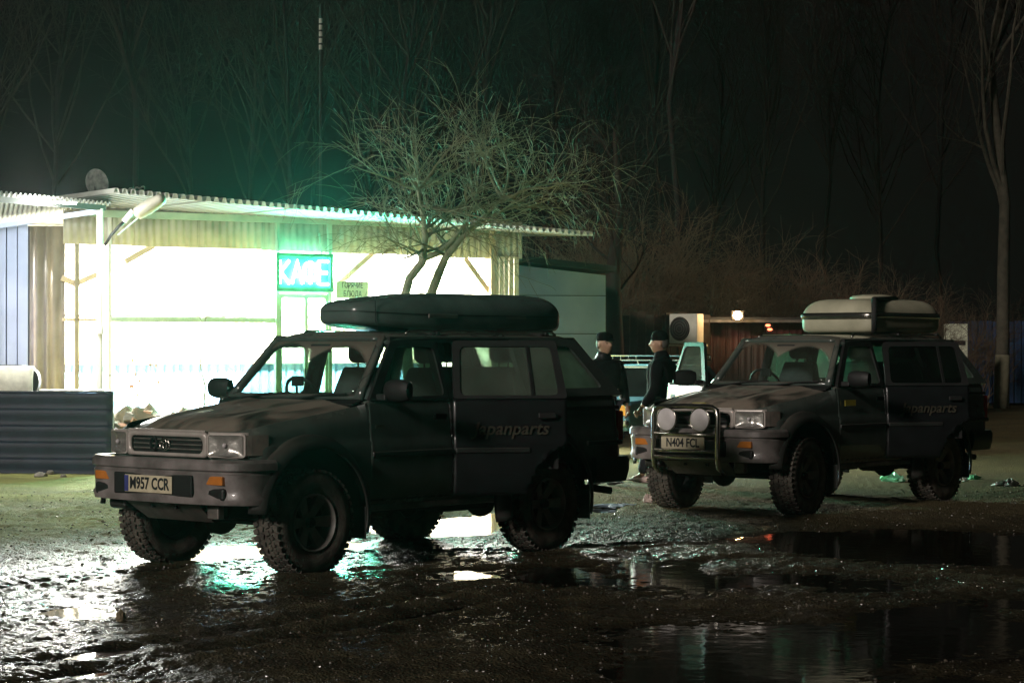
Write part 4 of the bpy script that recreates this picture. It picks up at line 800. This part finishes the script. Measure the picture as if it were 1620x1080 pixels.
trunkB = [Vector((.1, .1, 0)), T(672, 560, .1), T(680, 470, .1), T(695, 430, .1), T(706, 405, .1), T(730, 376, .15), T(762, 345, .2), T(795, 315, .2)]
tm = MB(); tm.tube(trunkA, [.085, .075, .065, .06, .055, .042, .03, .015], 10); tm.tube(trunkB, [.085, .08, .07, .062, .055, .042, .028, .012], 10); tm.tube([trunkA[4] + Vector((.02, 0, .05)), T(690, 402, .05), T(712, 385, .1), T(735, 355, .1)], [.04, .04, .033, .02], 8)
tm.build('trunk', 'bark', tr, smooth=True)
starts = []
for trunk in (trunkA, trunkB):
    for i in range(4, 8):
        for k in range(4 if i < 7 else 5):
            p = trunk[i].lerp(trunk[min(7, i + 1)], rng.random()); d = Vector((rng.uniform(-.75, 1.25), rng.uniform(-.8, .8), rng.uniform(-.28, .40) if k % 3 else rng.uniform(.3, 1.0))); starts.append((p, d, rng.uniform(.6, 1.25) if k % 3 else rng.uniform(.6, 1.05), .020))
paths = grow(rng, starts, 4, [.03, .10, .16, .2], [4, 4, 2], [1, .75, .58, .42], [.02, .007, .0038, .0026], .115, [.75, .8, .7], .02)
tree_mesh(paths, (0, 1, 2, 3)).build('crown', 'twig', tr, fix=False)
# limewashed tree at the blue fence
def tall_tree(seed, h, trunk_r, spread0, dense, m):
    g = random.Random(seed); st = [((0, 0, 0), (0, 0, 1), h, trunk_r)]; paths = []
    pts = [Vector((g.gauss(0, .05) * k, g.gauss(0, .05) * k, h * k / 9)) for k in range(10)]; rs_ = [trunk_r * (1 - .85 * k / 9) for k in range(10)]
    starts = []
    for k in range(dense):
        t = g.uniform(.30, .97); i = min(8, int(t * 9)); p = pts[i].lerp(pts[i + 1], t * 9 - i); a_ = g.uniform(0, 2 * PI); el = g.uniform(.7, 1.5) * spread0
        starts.append((p, (math.cos(a_), math.sin(a_), el), h * (.42 - .26 * t) * g.uniform(.7, 1.2), trunk_r * (1 - .8 * t) * .5))
    pp = grow(g, starts, 4, [-.05, -.02, .05, .1], [5, 5, 3], [1, h * .11, h * .065, h * .04], [.02, .011, .007, .005], .11, [.6, .65, .7], .06)
    a_ = MB(); a_.tube(pts, rs_, 10); b_ = tree_mesh(pp, (0, 1, 2, 3)); return a_, b_
ft = at(1584, HOR, 62); ft.z = 0; lt_ = thing('limewashed_tree', 'tall bare tree with limewashed trunk base at the blue fence', 'tree', ft); a_, b_ = tall_tree(8, 17, .20, 1.7, 14, 'bark'); a_.build('trunk', 'greybark', lt_, smooth=True); b_.build('crown', 'greybark', lt_, fix=False)
w0, w1 = Vector(a_.v[0]), Vector(a_.v[10]); c0 = sum((Vector(q_) for q_ in a_.v[0:10]), Vector()) / 10; c1 = sum((Vector(q_) for q_ in a_.v[10:20]), Vector()) / 10; MB().tube([c0, c0.lerp(c1, .4), c0.lerp(c1, .78)], [.215, .206, .198], 14).build('limewash', 'lime', lt_, smooth=True)
# dark rows of trees
protos = []
for sd_ in (1, 2, 3):
    t = thing('bare_tree', 'tall bare tree in the dark row beyond the yard', 'tree', (0, 0, 0), 0, 'dark bare trees beyond the yard'); a_, b_ = tall_tree(40 + sd_, 15 + 2 * sd_, .085, 1.6 + .25 * sd_, 42, 'farbark'); a_.build('trunk', 'trunkdark', t, smooth=True); b_.build('crown', 'farbark', t, fix=False); protos.append(t)
def dup(root, loc, rz, sc=1.):
    r = root.copy(); C.objects.link(r); r.location = loc; r.rotation_euler = (0, 0, rz); r.scale = (sc, sc, sc)
    for ch in root.children: k = ch.copy(); C.objects.link(k); k.parent = r
    return r
rt_ = random.Random(77); spots = [(-40, 52), (90, 58), (205, 50), (300, 62), (400, 55), (500, 66), (590, 52), (690, 60), (770, 50), (860, 57), (950, 66), (1040, 55), (1130, 70), (1210, 58), (1310, 68), (1400, 62), (1490, 74), (1680, 70), (450, 47), (640, 46), (1070, 49), (-120, 60), (1750, 60)]
for k, (px, D) in enumerate(spots):
    p = at(px, HOR, D); p.z = 0; sc = rt_.uniform(.8, 1.15); rz = rt_.uniform(0, 6.28)
    if k < 3: protos[k].location = p; protos[k].rotation_euler = (0, 0, rz)
    else: dup(protos[k % 3], p, rz, sc)
def bush(seed, h, w, m, name, n=26):
    g = random.Random(seed); starts = [((g.uniform(-w, w) * .25, g.uniform(-w, w) * .25, 0), (g.uniform(-1, 1), g.uniform(-1, 1), g.uniform(.9, 2.2)), h * g.uniform(.6, 1.05), .022) for _ in range(n)]
    return grow(g, starts, 3, [.05, .1, .25], [8, 6], [1, h * .32, h * .17], [.02, .011, .006], .14, [.7, .75], .02)
bproto = thing('thicket_bush', 'tangled bare bush in the thicket behind the kiosk', 'bush', (0, 0, 0), 0, 'bare bushes behind the kiosk'); bp_ = bush(5, 4.2, 2.6, 'brownbark', 'bush', 34); tree_mesh(bp_, (0,)).build('stems', 'brownbark', bproto, fix=False); tree_mesh(bp_, (1, 2)).build('twigs', 'brownbark', bproto, fix=False)
for k, (px, D, sc) in enumerate(((985, 46, 1.), (1045, 48, 1.1), (1105, 47.5, .85), (1165, 49, .9), (1230, 50, .8), (1300, 52, .75), (1380, 55, .8), (1455, 57, .7), (940, 47, .95), (1530, 63, .7))):
    p = at(px, HOR, D); p.z = 0
    if k == 0: bproto.location = p
    else: dup(bproto, p, k * 1.3, sc)
sp_ = at(322, HOR, 32.3); sp_.z = 0; sap = thing('sapling', 'thin bare sapling standing among the rubble', 'sapling', sp_)
sq = lambda px, py: at(px, py, 32.3) - sp_
MB().tube([Vector((0, 0, 0)), sq(323, 632), sq(325, 612), sq(318, 585), sq(316, 560), sq(322, 525), sq(326, 500), sq(322, 492)], [.02, .018, .016, .013, .012, .01, .007, .004], 6).build('trunk', 'bark', sap, smooth=True)
tw = MB(); 
for pth in ([(316, 561), (290, 556), (271, 550)], [(317, 558), (335, 562), (378, 592)], [(323, 515), (312, 495), (277, 471)], [(318, 545), (330, 538), (345, 534)], [(325, 612), (333, 607)], [(319, 550), (308, 545)], [(324, 505), (345, 486), (378, 485)]): tw.tube([sq(*p_) for p_ in pth], [.007, .005, .003][:len(pth)], 5)
tw.build('twigs', 'bark', sap)
rw = random.Random(9)
for k in range(9):
    px = rw.choice([197, 206, 222, 240, 283, 345, 372, 352, 196]) + rw.uniform(-4, 4); D = 32.6 + rw.uniform(-.3, .3); p = at(px, HOR, D); p.z = 0; hgt = rw.uniform(1.0, 2.0); mb = MB(); x_ = 0; pts = [Vector((0, 0, 0))]
    for i in range(6): x_ += rw.gauss(0, .02); pts.append(Vector((x_, rw.gauss(0, .02), hgt * (i + 1) / 6)))
    wd = thing('dry_weed', 'dry weed stalk growing in front of the cafe opening', 'weed', p, 0, 'dry weeds before the cafe'); MB().tube(pts, [.009] * 4 + [.006, .004, .003], 5).build('stalk', 'bark', wd)
    for i in range(5):
        q_ = pts[rw.randint(2, 6)]; MB().sphere(q_ + Vector((rw.uniform(-.03, .03), 0, -.02)), .022, 6, 5, (.6, .6, 1.6)).build('leaf', 'brick', wd)
wi = thing('wire', 'thin sagging wire strung across the cafe front', 'wire', at(158, 594, 32.2)); q = lambda px, py: at(px, py, 32.2) - Vector(wi.location)
MB().tube([q(158, 594), q(216, 593), q(255, 612), q(300, 634), q(330, 652)], .006, 5).build('strand', 'black', wi)

# ------------------------------------------------------------------ blue plaster building, board fence, kiosk
bl0, bl1 = at(820, HOR, 38.6), at(958, HOR, 38.9); bl0.z = bl1.z = 0; bd = bl1 - bl0; bl = bd.length
bb_ = thing('plaster_building', 'blue grey plastered outbuilding with dark felt roof beside the cafe', 'building', bl0, math.atan2(bd.y, bd.x))
MB().add([(0, 0, 0), (bl, 0, 0), (bl, 4, 0), (0, 4, 0), (0, 0, 3.06), (bl, 0, 2.90), (bl, 4, 2.90), (0, 4, 3.06)], [(0, 1, 5, 4), (1, 2, 6, 5), (2, 3, 7, 6), (3, 0, 4, 7), (4, 5, 6, 7)]).build('wall', 'bluewall', bb_)
for z in (1.0, 1.9, 2.55): MB().box((bl / 2, -.004, z), (bl, .012, .012)).build('plaster_joint', 'slate', bb_)
MB().bar((-.1, 1.9, 3.17), (bl + .12, 1.9, 3.0), 4.3, .10).build('roof', 'slate', bb_)
bf = thing('board_fence', 'dark brown board fence between the plaster building and the kiosk', 'fence', at(958, HOR, 43)); bf.location.z = 0
for k in range(13): MB().box((.08 + k * .152, .01 * (k % 3), 1.15 + .05 * math.sin(k * 5)), (.14, .03, 2.3)).build('board', 'boards', bf, bevel=.004)
for z in (.5, 1.9): MB().box((1.0, .04, z), (2.0, .05, .08)).build('rail', 'boards', bf)
dk = thing('dark_trunk', 'thick dark tree trunk at the corner of the plaster building', 'tree', at(972, HOR, 41.6)); dk.location.z = 0; MB().tube([(0, 0, 0), (.02, 0, 1.6), (-.03, 0, 3.0), (.1, 0, 4.2), (.0, 0, 5.6)], [.2, .16, .14, .09, .03], 10).build('trunk', 'farbark', dk, smooth=True)
g_ = random.Random(6); dp = grow(g_, [((.01 * k, 0, 2.6 + .3 * k), (g_.uniform(-1, 1), g_.uniform(-1, 1), .6), 1.5, .03) for k in range(9)], 4, [0, .05, .1, .2], [6, 5, 3], [1, .9, .6, .4], [.03, .012, .007, .005], .13, [.7, .7, .7], .02); tree_mesh(dp, (0, 1, 2, 3)).build('crown', 'farbark', dk, fix=False)
kp = at(1088, HOR, 43.2); kp.z = 0; kk = thing('kiosk', 'dark red sheet metal kiosk behind the cars', 'kiosk', kp, R(8)); kz = at(1110, 503, 43.2).z
for k in range(9): corrug(k * .25, (k + 1) * .25 - .008, .05, kz - .08, .0, .125, .010).build('wall_sheet', 'kiosk', kk, smooth=True, solid=.004)
MB().box((1.12, 1.0, kz / 2), (2.2, 1.9, kz - .1)).build('cabin', 'kiosk', kk); MB().box((1.12, .9, kz - .02), (2.4, 2.3, .07)).build('roof', 'slate', kk, bevel=.01); MB().box((1.12, -.26, kz - .06), (2.4, .012, .05)).build('roof_edge', 'skid', kk)
ac = thing('air_conditioner', 'off white air conditioner unit on the kiosk wall', 'air conditioner', at(1086, 520, 42.6), R(-38)); 
MB().box((0, 0, 0), (.62, .24, .56)).build('casing', 'acwhite', ac, bevel=.02)
rmx = Matrix.Translation((-.07, -.125, 0)) @ Matrix.Rotation(PI / 2, 4, 'X'); MB().lathe([(0, .0), (.20, .0), (.215, .012), (.225, .0)], 24, rmx).build('fan_opening', 'black', ac)
for r_ in (.06, .11, .16, .205): MB().tube([(-.07 + r_ * math.cos(t), -.14, r_ * math.sin(t)) for t in np.linspace(0, 2 * PI, 22)], .004, 4, False).build('grille_ring', 'skid', ac)
MB().box((-.42, .06, 0), (.03, .28, .60)).build('bracket', 'black', ac); MB().box((0, .02, -.31), (.72, .3, .04)).build('shelf', 'acwhite', ac)
fl = thing('floodlight', 'lit warm floodlight on the kiosk roof edge', 'lamp', at(1167, 499, 42.7)); MB().box((0, .06, 0), (.24, .10, .18)).build('lamp_housing', 'black', fl, bevel=.01)
MB().lathe([(0, -.05), (.05, -.043), (.078, .0), (.078, .02)], 16, Matrix.Rotation(PI / 2, 4, 'X') @ Matrix.Scale(-1, 4, (0, 0, 1))).build('lamp_lens', 'flood', fl, smooth=True)
fp_ = bpy.data.lights.new('flood', 'POINT'); fp_.energy = 30; fp_.color = (1, .66, .34); fp_.shadow_soft_size = .1; fo = bpy.data.objects.new('floodlight_source', fp_); C.objects.link(fo); fo.parent = fl; fo.location = (0, -.02, .22)
for px, py in ((1215, 514.5), (1218, 521)):
    t = thing('marker_lamp', 'small lit red marker lamp beside the kiosk floodlight', 'lamp', at(px, py, 42.7), 0, 'red marker lamps'); MB().sphere((0, 0, 0), .05, 10, 6, (1, .5, .5)).build('lamp_lens', 'redlamp', t, smooth=True); MB().box((0, .05, -.02), (.12, .05, .06)).build('lamp_base', 'black', t)
# blue fence far right
bq = thing('blue_fence', 'tall blue corrugated fence behind the limewashed tree', 'fence', at(1500, HOR, 65)); bq.location.z = 0
for k in range(8):
    corrug(k * .62, (k + 1) * .62 - .01, .1, 2.42 + .02 * (k % 2), 0, .2, .03, True).build('fence_sheet', 'bluefence', bq, solid=.004)
for k in range(5): MB().box((k * 1.24, .08, 1.2), (.06, .06, 2.4)).build('post', 'slate', bq)
wp_ = thing('weathered_panel', 'weathered grey green panel standing beside the blue fence', 'panel', at(1512, HOR, 60)); wp_.location.z = 0; MB().box((0, 0, 1.15), (.62, .05, 2.3)).build('panel_board', 'paper', wp_, bevel=.01); MB().box((0, -.03, 1.8), (.5, .02, .12)).build('panel_strip', 'slate', wp_)
mt = thing('mast', 'thin dark mast with faintly glowing pale bands rising behind the cafe roof', 'mast', at(507, HOR, 44)); mt.location.z = 0; MB().tube([(0, 0, 0), (0, 0, 8.3)], .03, 8).build('pole', 'slate', mt)
for k in range(5): z = at(507, 33 + 10.5 * k, 44).z; MB().tube([(0, 0, z - .045), (0, 0, z + .045)], .034, 8).build('glow_band', mat('pale glowing band', (.45, .44, .38), .6, emit=(1, .92, .7), estr=.009) if k == 0 else bpy.data.materials['pale glowing band'], mt)  # bands given a faint glow of their own to show in the dark

# ------------------------------------------------------------------ parked blue saloon
yl = R(238); pl0 = at(998, HOR, 33.2)
fwd = Vector((math.cos(yl), math.sin(yl), 0)); lft = Vector((-math.sin(yl), math.cos(yl), 0)); lc = pl0 - lft * .78 - fwd * .62; lc.z = .02
sal = thing('saloon_car', 'blue grey saloon with silver roof rack parked behind the two men', 'car', lc, yl)   # origin under the front axle
P = rpoly([(.64, .42), (.68, .62), (.64, .80), (.58, .855), (-.62, .90), (-2.75, .93), (-3.30, .88), (-3.36, .60), (-3.30, .40)], .06)
MB().prism(P, -.79, .79, lambda x_, z, y_: Vector((x_, y_ * (1 - .05 * max(0, x_)), z))).build('body', 'ladablue', sal, smooth=2, bevel=.04)
def cab(a_, b_): return Vector((-.62 - .42 * b_, a_ * (.68 - .10 * b_), .90 + .43 * b_))
cbm = MB(); cbm.grid(lambda u, v: cab(2 * u - 1, v), 2, 2); cbm.build('windscreen', 'darkglass', sal, solid=.006)
fr_ = MB()
for s in (1, -1):
    fr_.bar(cab(s, 0), cab(s, 1), .05, .05); fr_.bar((-1.04, s * .58, 1.33), (-2.2, s * .58, 1.33), .06, .05); fr_.bar((-2.2, s * .58, 1.33), (-2.7, s * .68, .92), .07, .06); fr_.bar((-1.62, s * .58, 1.33), (-1.62, s * .69, .92), .05, .04)
    MB().add([(-.66, s * .67, .92), (-1.04, s * .575, 1.32), (-2.2, s * .575, 1.32), (-2.66, s * .67, .92)], [(0, 1, 2, 3)]).build('side_window', 'darkglass', sal, solid=.006)
fr_.build('pillars', 'ladablue', sal)
MB().grid(lambda u, v: Vector((-1.02 - 1.22 * v, (2 * u - 1) * .60, 1.345 + .03 * (1 - (2 * u - 1) ** 2))), 9, 5).build('roof', 'ladablue', sal, smooth=True, solid=.03); MB().bar((-1.02, -.58, 1.345), (-1.02, .58, 1.345), .03, .03).build('windscreen_trim', 'chrome', sal)
MB().add([(-2.22, -.57, 1.34), (-2.22, .57, 1.34), (-2.70, .66, .93), (-2.70, -.66, .93)], [(0, 1, 2, 3)]).build('rear_window', 'darkglass', sal, solid=.006)
for s in (1, -1):
    hl = empty('headlight', sal); prect(MB(), .60, .70, s * .42, s * .62, .645, .80).build('lamp_lens', 'lamp', hl, bevel=.015); prect(MB(), .56, .695, s * .625, s * .765, .645, .80).build('indicator_lens', 'amber', hl, bevel=.015)
prect(MB(), .64, .69, -.41, .41, .65, .79).build('grille', 'black', sal, bevel=.01); prect(MB(), .66, .76, -.78, .78, .50, .58).build('front_bumper', 'chrome', sal, bevel=.02); prect(MB(), -3.45, -3.34, -.78, .78, .50, .58).build('rear_bumper', 'chrome', sal, bevel=.02)
for x_ in (0, -2.42):
    for y_ in (.68, -.68):
        w = empty('wheel', sal, (x_, y_, .29)); rot = Matrix.Rotation(PI / 2, 4, 'X'); MB().lathe([(.16, -.08), (.26, -.085), (.288, -.06), (.29, .06), (.26, .085), (.16, .08)], 24, rot).build('tyre', 'rubber', w, smooth=2); MB().lathe([(0, -.06), (.16, -.07), (.16, .07), (0, .06)], 18, rot).build('rim', 'alloy', w, smooth=2)
rk = empty('roof_rack', sal)
for y_ in (.66, -.66):
    MB().tube([(-1.15, y_, 1.45), (-2.15, y_, 1.45)], .014, 8).build('side_rail', 'chrome', rk)
    MB().tube([(-1.15, y_, 1.52), (-2.15, y_, 1.52)], .012, 8).build('side_rail', 'chrome', rk)
for k in range(5): x_ = -1.15 - .25 * k; MB().tube([(x_, -.66, 1.52), (x_, -.66, 1.45), (x_, .66, 1.45), (x_, .66, 1.52)], .011, 6).build('cross_bar', 'chrome', rk)
MB().tube([(-1.15, -.66, 1.52), (-1.15, .66, 1.52)], .012, 8).build('front_rail', 'chrome', rk)
for x_ in (-1.2, -2.1):
    for y_ in (.57, -.57): MB().tube([(x_, y_, 1.35), (x_, y_ * 1.08, 1.45)], .014, 6).build('rack_foot', 'chrome', rk)

# ------------------------------------------------------------------ two men
def skinned(name, chains, m, parent, root=0, sub=2):
    """joints as connected edges with a radius each, grown into one smooth surface"""
    vs = []; es = []; rad = []; idx = {}
    for ch in chains:
        prev = None
        for (p, r) in ch:
            key = tuple(round(q_, 4) for q_ in p)
            if key not in idx: idx[key] = len(vs); vs.append(p); rad.append(r)
            if prev is not None: es.append((prev, idx[key]))
            prev = idx[key]
    me_ = bpy.data.meshes.new(name); me_.from_pydata(vs, es, []); o = bpy.data.objects.new(name, me_); C.objects.link(o); bpy.context.view_layer.objects.active = o
    sk = o.modifiers.new('skin', 'SKIN'); sd_ = o.modifiers.new('sub', 'SUBSURF'); sd_.levels = sd_.render_levels = sub
    for i, r in enumerate(rad): me_.skin_vertices[0].data[i].radius = r if isinstance(r, tuple) else (r, r)
    for i in range(len(vs)): me_.skin_vertices[0].data[i].use_root = (i == root)
    dg = bpy.context.evaluated_depsgraph_get(); me2 = bpy.data.meshes.new_from_object(o.evaluated_get(dg)); bpy.data.objects.remove(o)
    me2.materials.clear(); me2.materials.append(M[m]); me2.shade_smooth(); o2 = bpy.data.objects.new(name, me2); C.objects.link(o2); o2.parent = parent; return o2
def person(label, loc, rz, H, hat, coat, turn, arms, feet, shoe):
    t = thing('person', label, 'person', loc, rz); k = H / 1.78       # local +x is where the chest faces
    V = lambda x_, y_, z: (x_ * k, y_ * k, z * k)
    hips, chest, neck = V(0, 0, .95), V(-.01, 0, 1.32), V(-.01, 0, 1.50)
    body = [[(hips, (.15 * k, .12 * k)), (V(0, 0, 1.12), (.14 * k, .11 * k)), (chest, (.17 * k, .12 * k)), (V(-.01, 0, 1.44), (.10 * k, .09 * k)), (neck, .055 * k), (V(.0, 0, 1.56), .05 * k)]]
    jk = [[(V(0, 0, .74), (.195 * k, .165 * k)), (V(0, 0, .82), (.19 * k, .16 * k)), (V(0, 0, .95), (.185 * k, .15 * k)), (V(0, 0, 1.12), (.185 * k, .15 * k)), (chest, (.22 * k, .165 * k)), (V(-.01, 0, 1.45), (.135 * k, .115 * k)), (V(.0, 0, 1.52), (.085 * k, .085 * k)), (V(.005, 0, 1.565), (.078 * k, .08 * k))]]
    hands = []; tro = []
    for s, (el, ha) in zip((1, -1), arms):
        sh = V(-.01, s * .205, 1.39); body.append([(chest, (.17 * k, .12 * k)), (sh, .06 * k), (V(*el), .045 * k), (V(*ha), .032 * k)])
        jk.append([(chest, (.22 * k, .165 * k)), (sh, .095 * k), (V(*el), .076 * k), (tuple(Vector(V(*el)).lerp(Vector(V(*ha)), .93)), .052 * k)]); hands.append((Vector(V(*el)), Vector(V(*ha)), s))
    for s, (kn, an) in zip((1, -1), feet):
        hp2 = V(0, s * .10, .90); body.append([(hips, (.15 * k, .12 * k)), (hp2, .085 * k), (V(*kn), .058 * k), (V(*an), .04 * k), (V(an[0] + .13, an[1], .04), .035 * k)])
        tro.append([(hips, (.155 * k, .13 * k)), (hp2, .105 * k), (V(*kn), .078 * k), (V(an[0], an[1], .10), .070 * k)])
        ft_ = Vector(V(an[0], an[1], 0)); MB().grid(lambda u, v: ft_ + Vector(((-.10 + .30 * v) * k, .052 * k * math.cos(2 * PI * u) * (math.sin(PI * (.12 + .80 * v)) ** .4), max(.005, (.045 + (.055 - .05 * v) * math.sin(2 * PI * u)) * k))), 14, 9, True).build('shoe', shoe, t, smooth=True)
    bd_ = skinned('body', body, 'skin', t); skinned('jacket', jk, coat, t); skinned('trousers', tro, 'jeans', t)
    for el, ha, s in hands:                # palm and five curled fingers
        d = (ha - el).normalized(); sd_ = Vector((0, 1, 0)).cross(d).normalized(); fw = sd_; ch = [[(tuple(ha - d * .01), .026 * k), (tuple(ha + d * .05 * k), (.030 * k, .022 * k)), (tuple(ha + d * .085 * k), (.028 * k, .018 * k))]]
        h_ = skinned('hand', ch, 'skin', t, sub=1)
        for j, ln in enumerate((.072, .080, .074, .058)):
            b0 = ha + d * .080 * k + fw * (.028 - .0185 * j) * k; inn = Vector((0, -s, 0)); MB().tube([b0, b0 + (d * .5 * ln + inn * .1 * ln) * k, b0 + (d * .8 * ln + inn * .4 * ln) * k, b0 + (d * .9 * ln + inn * .75 * ln) * k], [.0095 * k, .009 * k, .008 * k, .006 * k], 6).build('finger', 'skin', t, smooth=True)
        b0 = ha + d * .03 * k + fw * .022 * k; MB().tube([b0, b0 + (fw * .03 + d * .025) * k, b0 + (fw * .038 + d * .055) * k], [.012 * k, .010 * k, .007 * k], 6).build('thumb', 'skin', t, smooth=True)
    hd_ = empty('head', t, V(.02, 0, 1.645), turn)
    def face(p):
        q_ = Vector(p); x_, y_, z = q_ / .105
        if z < -.1: q_.y *= 1 - .28 * min(1, -z); q_.x += .012 * min(1, -z)
        if x_ > .3: q_.x += .030 * math.exp(-((y_ / .16) ** 2 + ((z + .12) / .22) ** 2)) * 1.0 + .006 * math.exp(-((z - .25) / .12) ** 2) - .010 * math.exp(-(((abs(y_) - .36) / .16) ** 2 + ((z - .06) / .12) ** 2)) + .006 * math.exp(-((y_ / .3) ** 2 + ((z + .55) / .1) ** 2)) + .008 * math.exp(-((y_ / .3) ** 2 + ((z + .95) / .18) ** 2))
        return q_ * k
    MB().sphere((0, 0, 0), .105, 40, 30, (.95, .76, 1.16), face).build('skull', 'skin', hd_, smooth=True)
    for s in (1, -1):
        MB().tube([(.088 * k, s * .018 * k, .030 * k), (.086 * k, s * .036 * k, .034 * k), (.074 * k, s * .055 * k, .028 * k)], .0055 * k, 5).build('eyebrow', 'hair', hd_)
        MB().sphere((.0, s * .080 * k, -.005 * k), .03 * k, 10, 8, (.6, .3, 1.05)).build('ear', 'skin', hd_, smooth=True); MB().sphere((.082 * k, s * .033 * k, .010 * k), .011 * k, 8, 6, (.6, 1.2, .7)).build('eye', 'dark', hd_, smooth=True)
    MB().sphere((-.012 * k, 0, .0), .107 * k, 20, 14, (.93, .80, 1.12), lambda p: Vector((min(p.x, -.012), p.y * .97, max(p.z, -.055)))).build('hair', 'hair', hd_, smooth=True)
    MB().tube([(.080 * k, -.028 * k, -.062 * k), (.094 * k, 0, -.060 * k), (.080 * k, .028 * k, -.062 * k)], .006 * k, 5).build('mouth', 'lips', hd_, smooth=True)
    if hat == 'beanie':
        MB().lathe([(.098 * k, .035 * k), (.103 * k, .06 * k), (.101 * k, .085 * k), (.085 * k, .125 * k), (.05 * k, .150 * k), (0, .158 * k)], 24, Matrix.Scale(.86, 4, (0, 1, 0))).build('knit_hat', 'wool', hd_, smooth=True)
    else:
        MB().lathe([(.097 * k, .040 * k), (.104 * k, .070 * k), (.105 * k, .095 * k), (.090 * k, .122 * k), (.055 * k, .138 * k), (0, .145 * k)], 24, Matrix.Scale(.9, 4, (0, 1, 0))).build('cap_crown', 'wool', hd_, smooth=True)
        MB().grid(lambda u, v: Vector(((.07 + .085 * v * math.cos((u - .5) * 2.0)) * k, (u - .5) * .16 * k * (1 - .25 * v), (.052 - .012 * v) * k)), 9, 4).build('cap_peak', 'wool', hd_, smooth=True, solid=.008)
    return t
p2 = at(1046, HOR, 27.7); p2.z = .01
person('man in black coat and knit hat with pale trainers facing the other man', p2, R(158), 1.84, 'beanie', 'jacket', R(24), [((-.02, .26, 1.10), (.16, .24, .90)), ((-.03, -.26, 1.10), (.10, -.27, .86))], [((.10, .11, .50), (.20, .12, .09)), ((-.02, -.11, .50), (-.05, -.12, .09))], 'shoe')
p1 = at(955, HOR, 27.2); p1.z = .01
person('man in black leather jacket and flat cap standing behind the dark car', p1, R(-62), 1.83, 'cap', 'leather', R(12), [((-.02, .27, 1.10), (.12, .24, .92)), ((-.02, -.27, 1.10), (.14, -.22, .95))], [((.03, .11, .50), (.02, .12, .09)), ((.02, -.11, .50), (-.02, -.12, .09))], 'black')
# ------------------------------------------------------------------ litter
def litter(name, px, py, w, h, m, label, seed):
    D = F_PX * CAM_Z / (py - HOR); p = at(px, HOR, D); g = random.Random(seed); ph = [g.uniform(0, 6) for _ in range(4)]; mb = MB()
    mb.sphere((0, 0, 0), .5, 18, 10, (w, w * .7, h * 2), lambda q_: Vector((q_.x * g.uniform(.75, 1.3), q_.y * g.uniform(.75, 1.3), q_.z * g.uniform(.25, 1.5))) * (1 + .3 * math.sin(q_.x / w * 9 + ph[0]) * math.cos(q_.y / w * 8 + ph[1])))
    o = mb.build(name, m, None); o.location = (p.x, p.y, .012 + h * .5); o.rotation_euler = (0, 0, g.uniform(0, 3)); tag(o, label, 'litter')
litter('plastic_bag', 1411, 764, .34, .07, 'litterg', 'crumpled green plastic bag lying under the bull bar car', 1)
litter('paper_scrap', 1523, 764, .11, .09, 'litterw', 'crumpled white paper ball by the bull bar car rear wheel', 2)
litter('plastic_bag', 1541, 762, .16, .05, 'litterg', 'small green plastic scrap beside the white paper ball', 3)
litter('plastic_bag', 1596, 771, .34, .045, 'litterw', 'flattened white plastic bag out on the dark mud', 4)
litter('paper_scrap', 1026, 797, .11, .05, 'litterp', 'pale pink paper scrap on the mud by a muddy front tyre', 5)
litter('plastic_sheet', 978, 803, .44, .02, 'litterb', 'flat pale blue plastic sheet on the mud behind the dark car', 6)
litter('clod', 192, 985, .06, .04, 'soil', 'small clod of mud in the wet foreground', 7)

# ------------------------------------------------------------------ damp night air
hz = MB().box((0, 45, 13), (150, 110, 28)).build('haze', M['dark']); hz['kind'] = 'stuff'; hz['label'] = 'damp night air over the yard'; hz['category'] = 'haze'
hm = bpy.data.materials.new('damp air'); hm.use_nodes = True; hn = hm.node_tree; hn.nodes.remove(hn.nodes['Principled BSDF']); hv = hn.nodes.new('ShaderNodeVolumePrincipled')
hv.inputs['Color'].default_value = (.9, .93, .93, 1); hv.inputs['Density'].default_value = .00045; hv.inputs['Anisotropy'].default_value = .84; hn.links.new(hv.outputs[0], hn.nodes['Material Output'].inputs['Volume'])
hz.data.materials.clear(); hz.data.materials.append(hm)
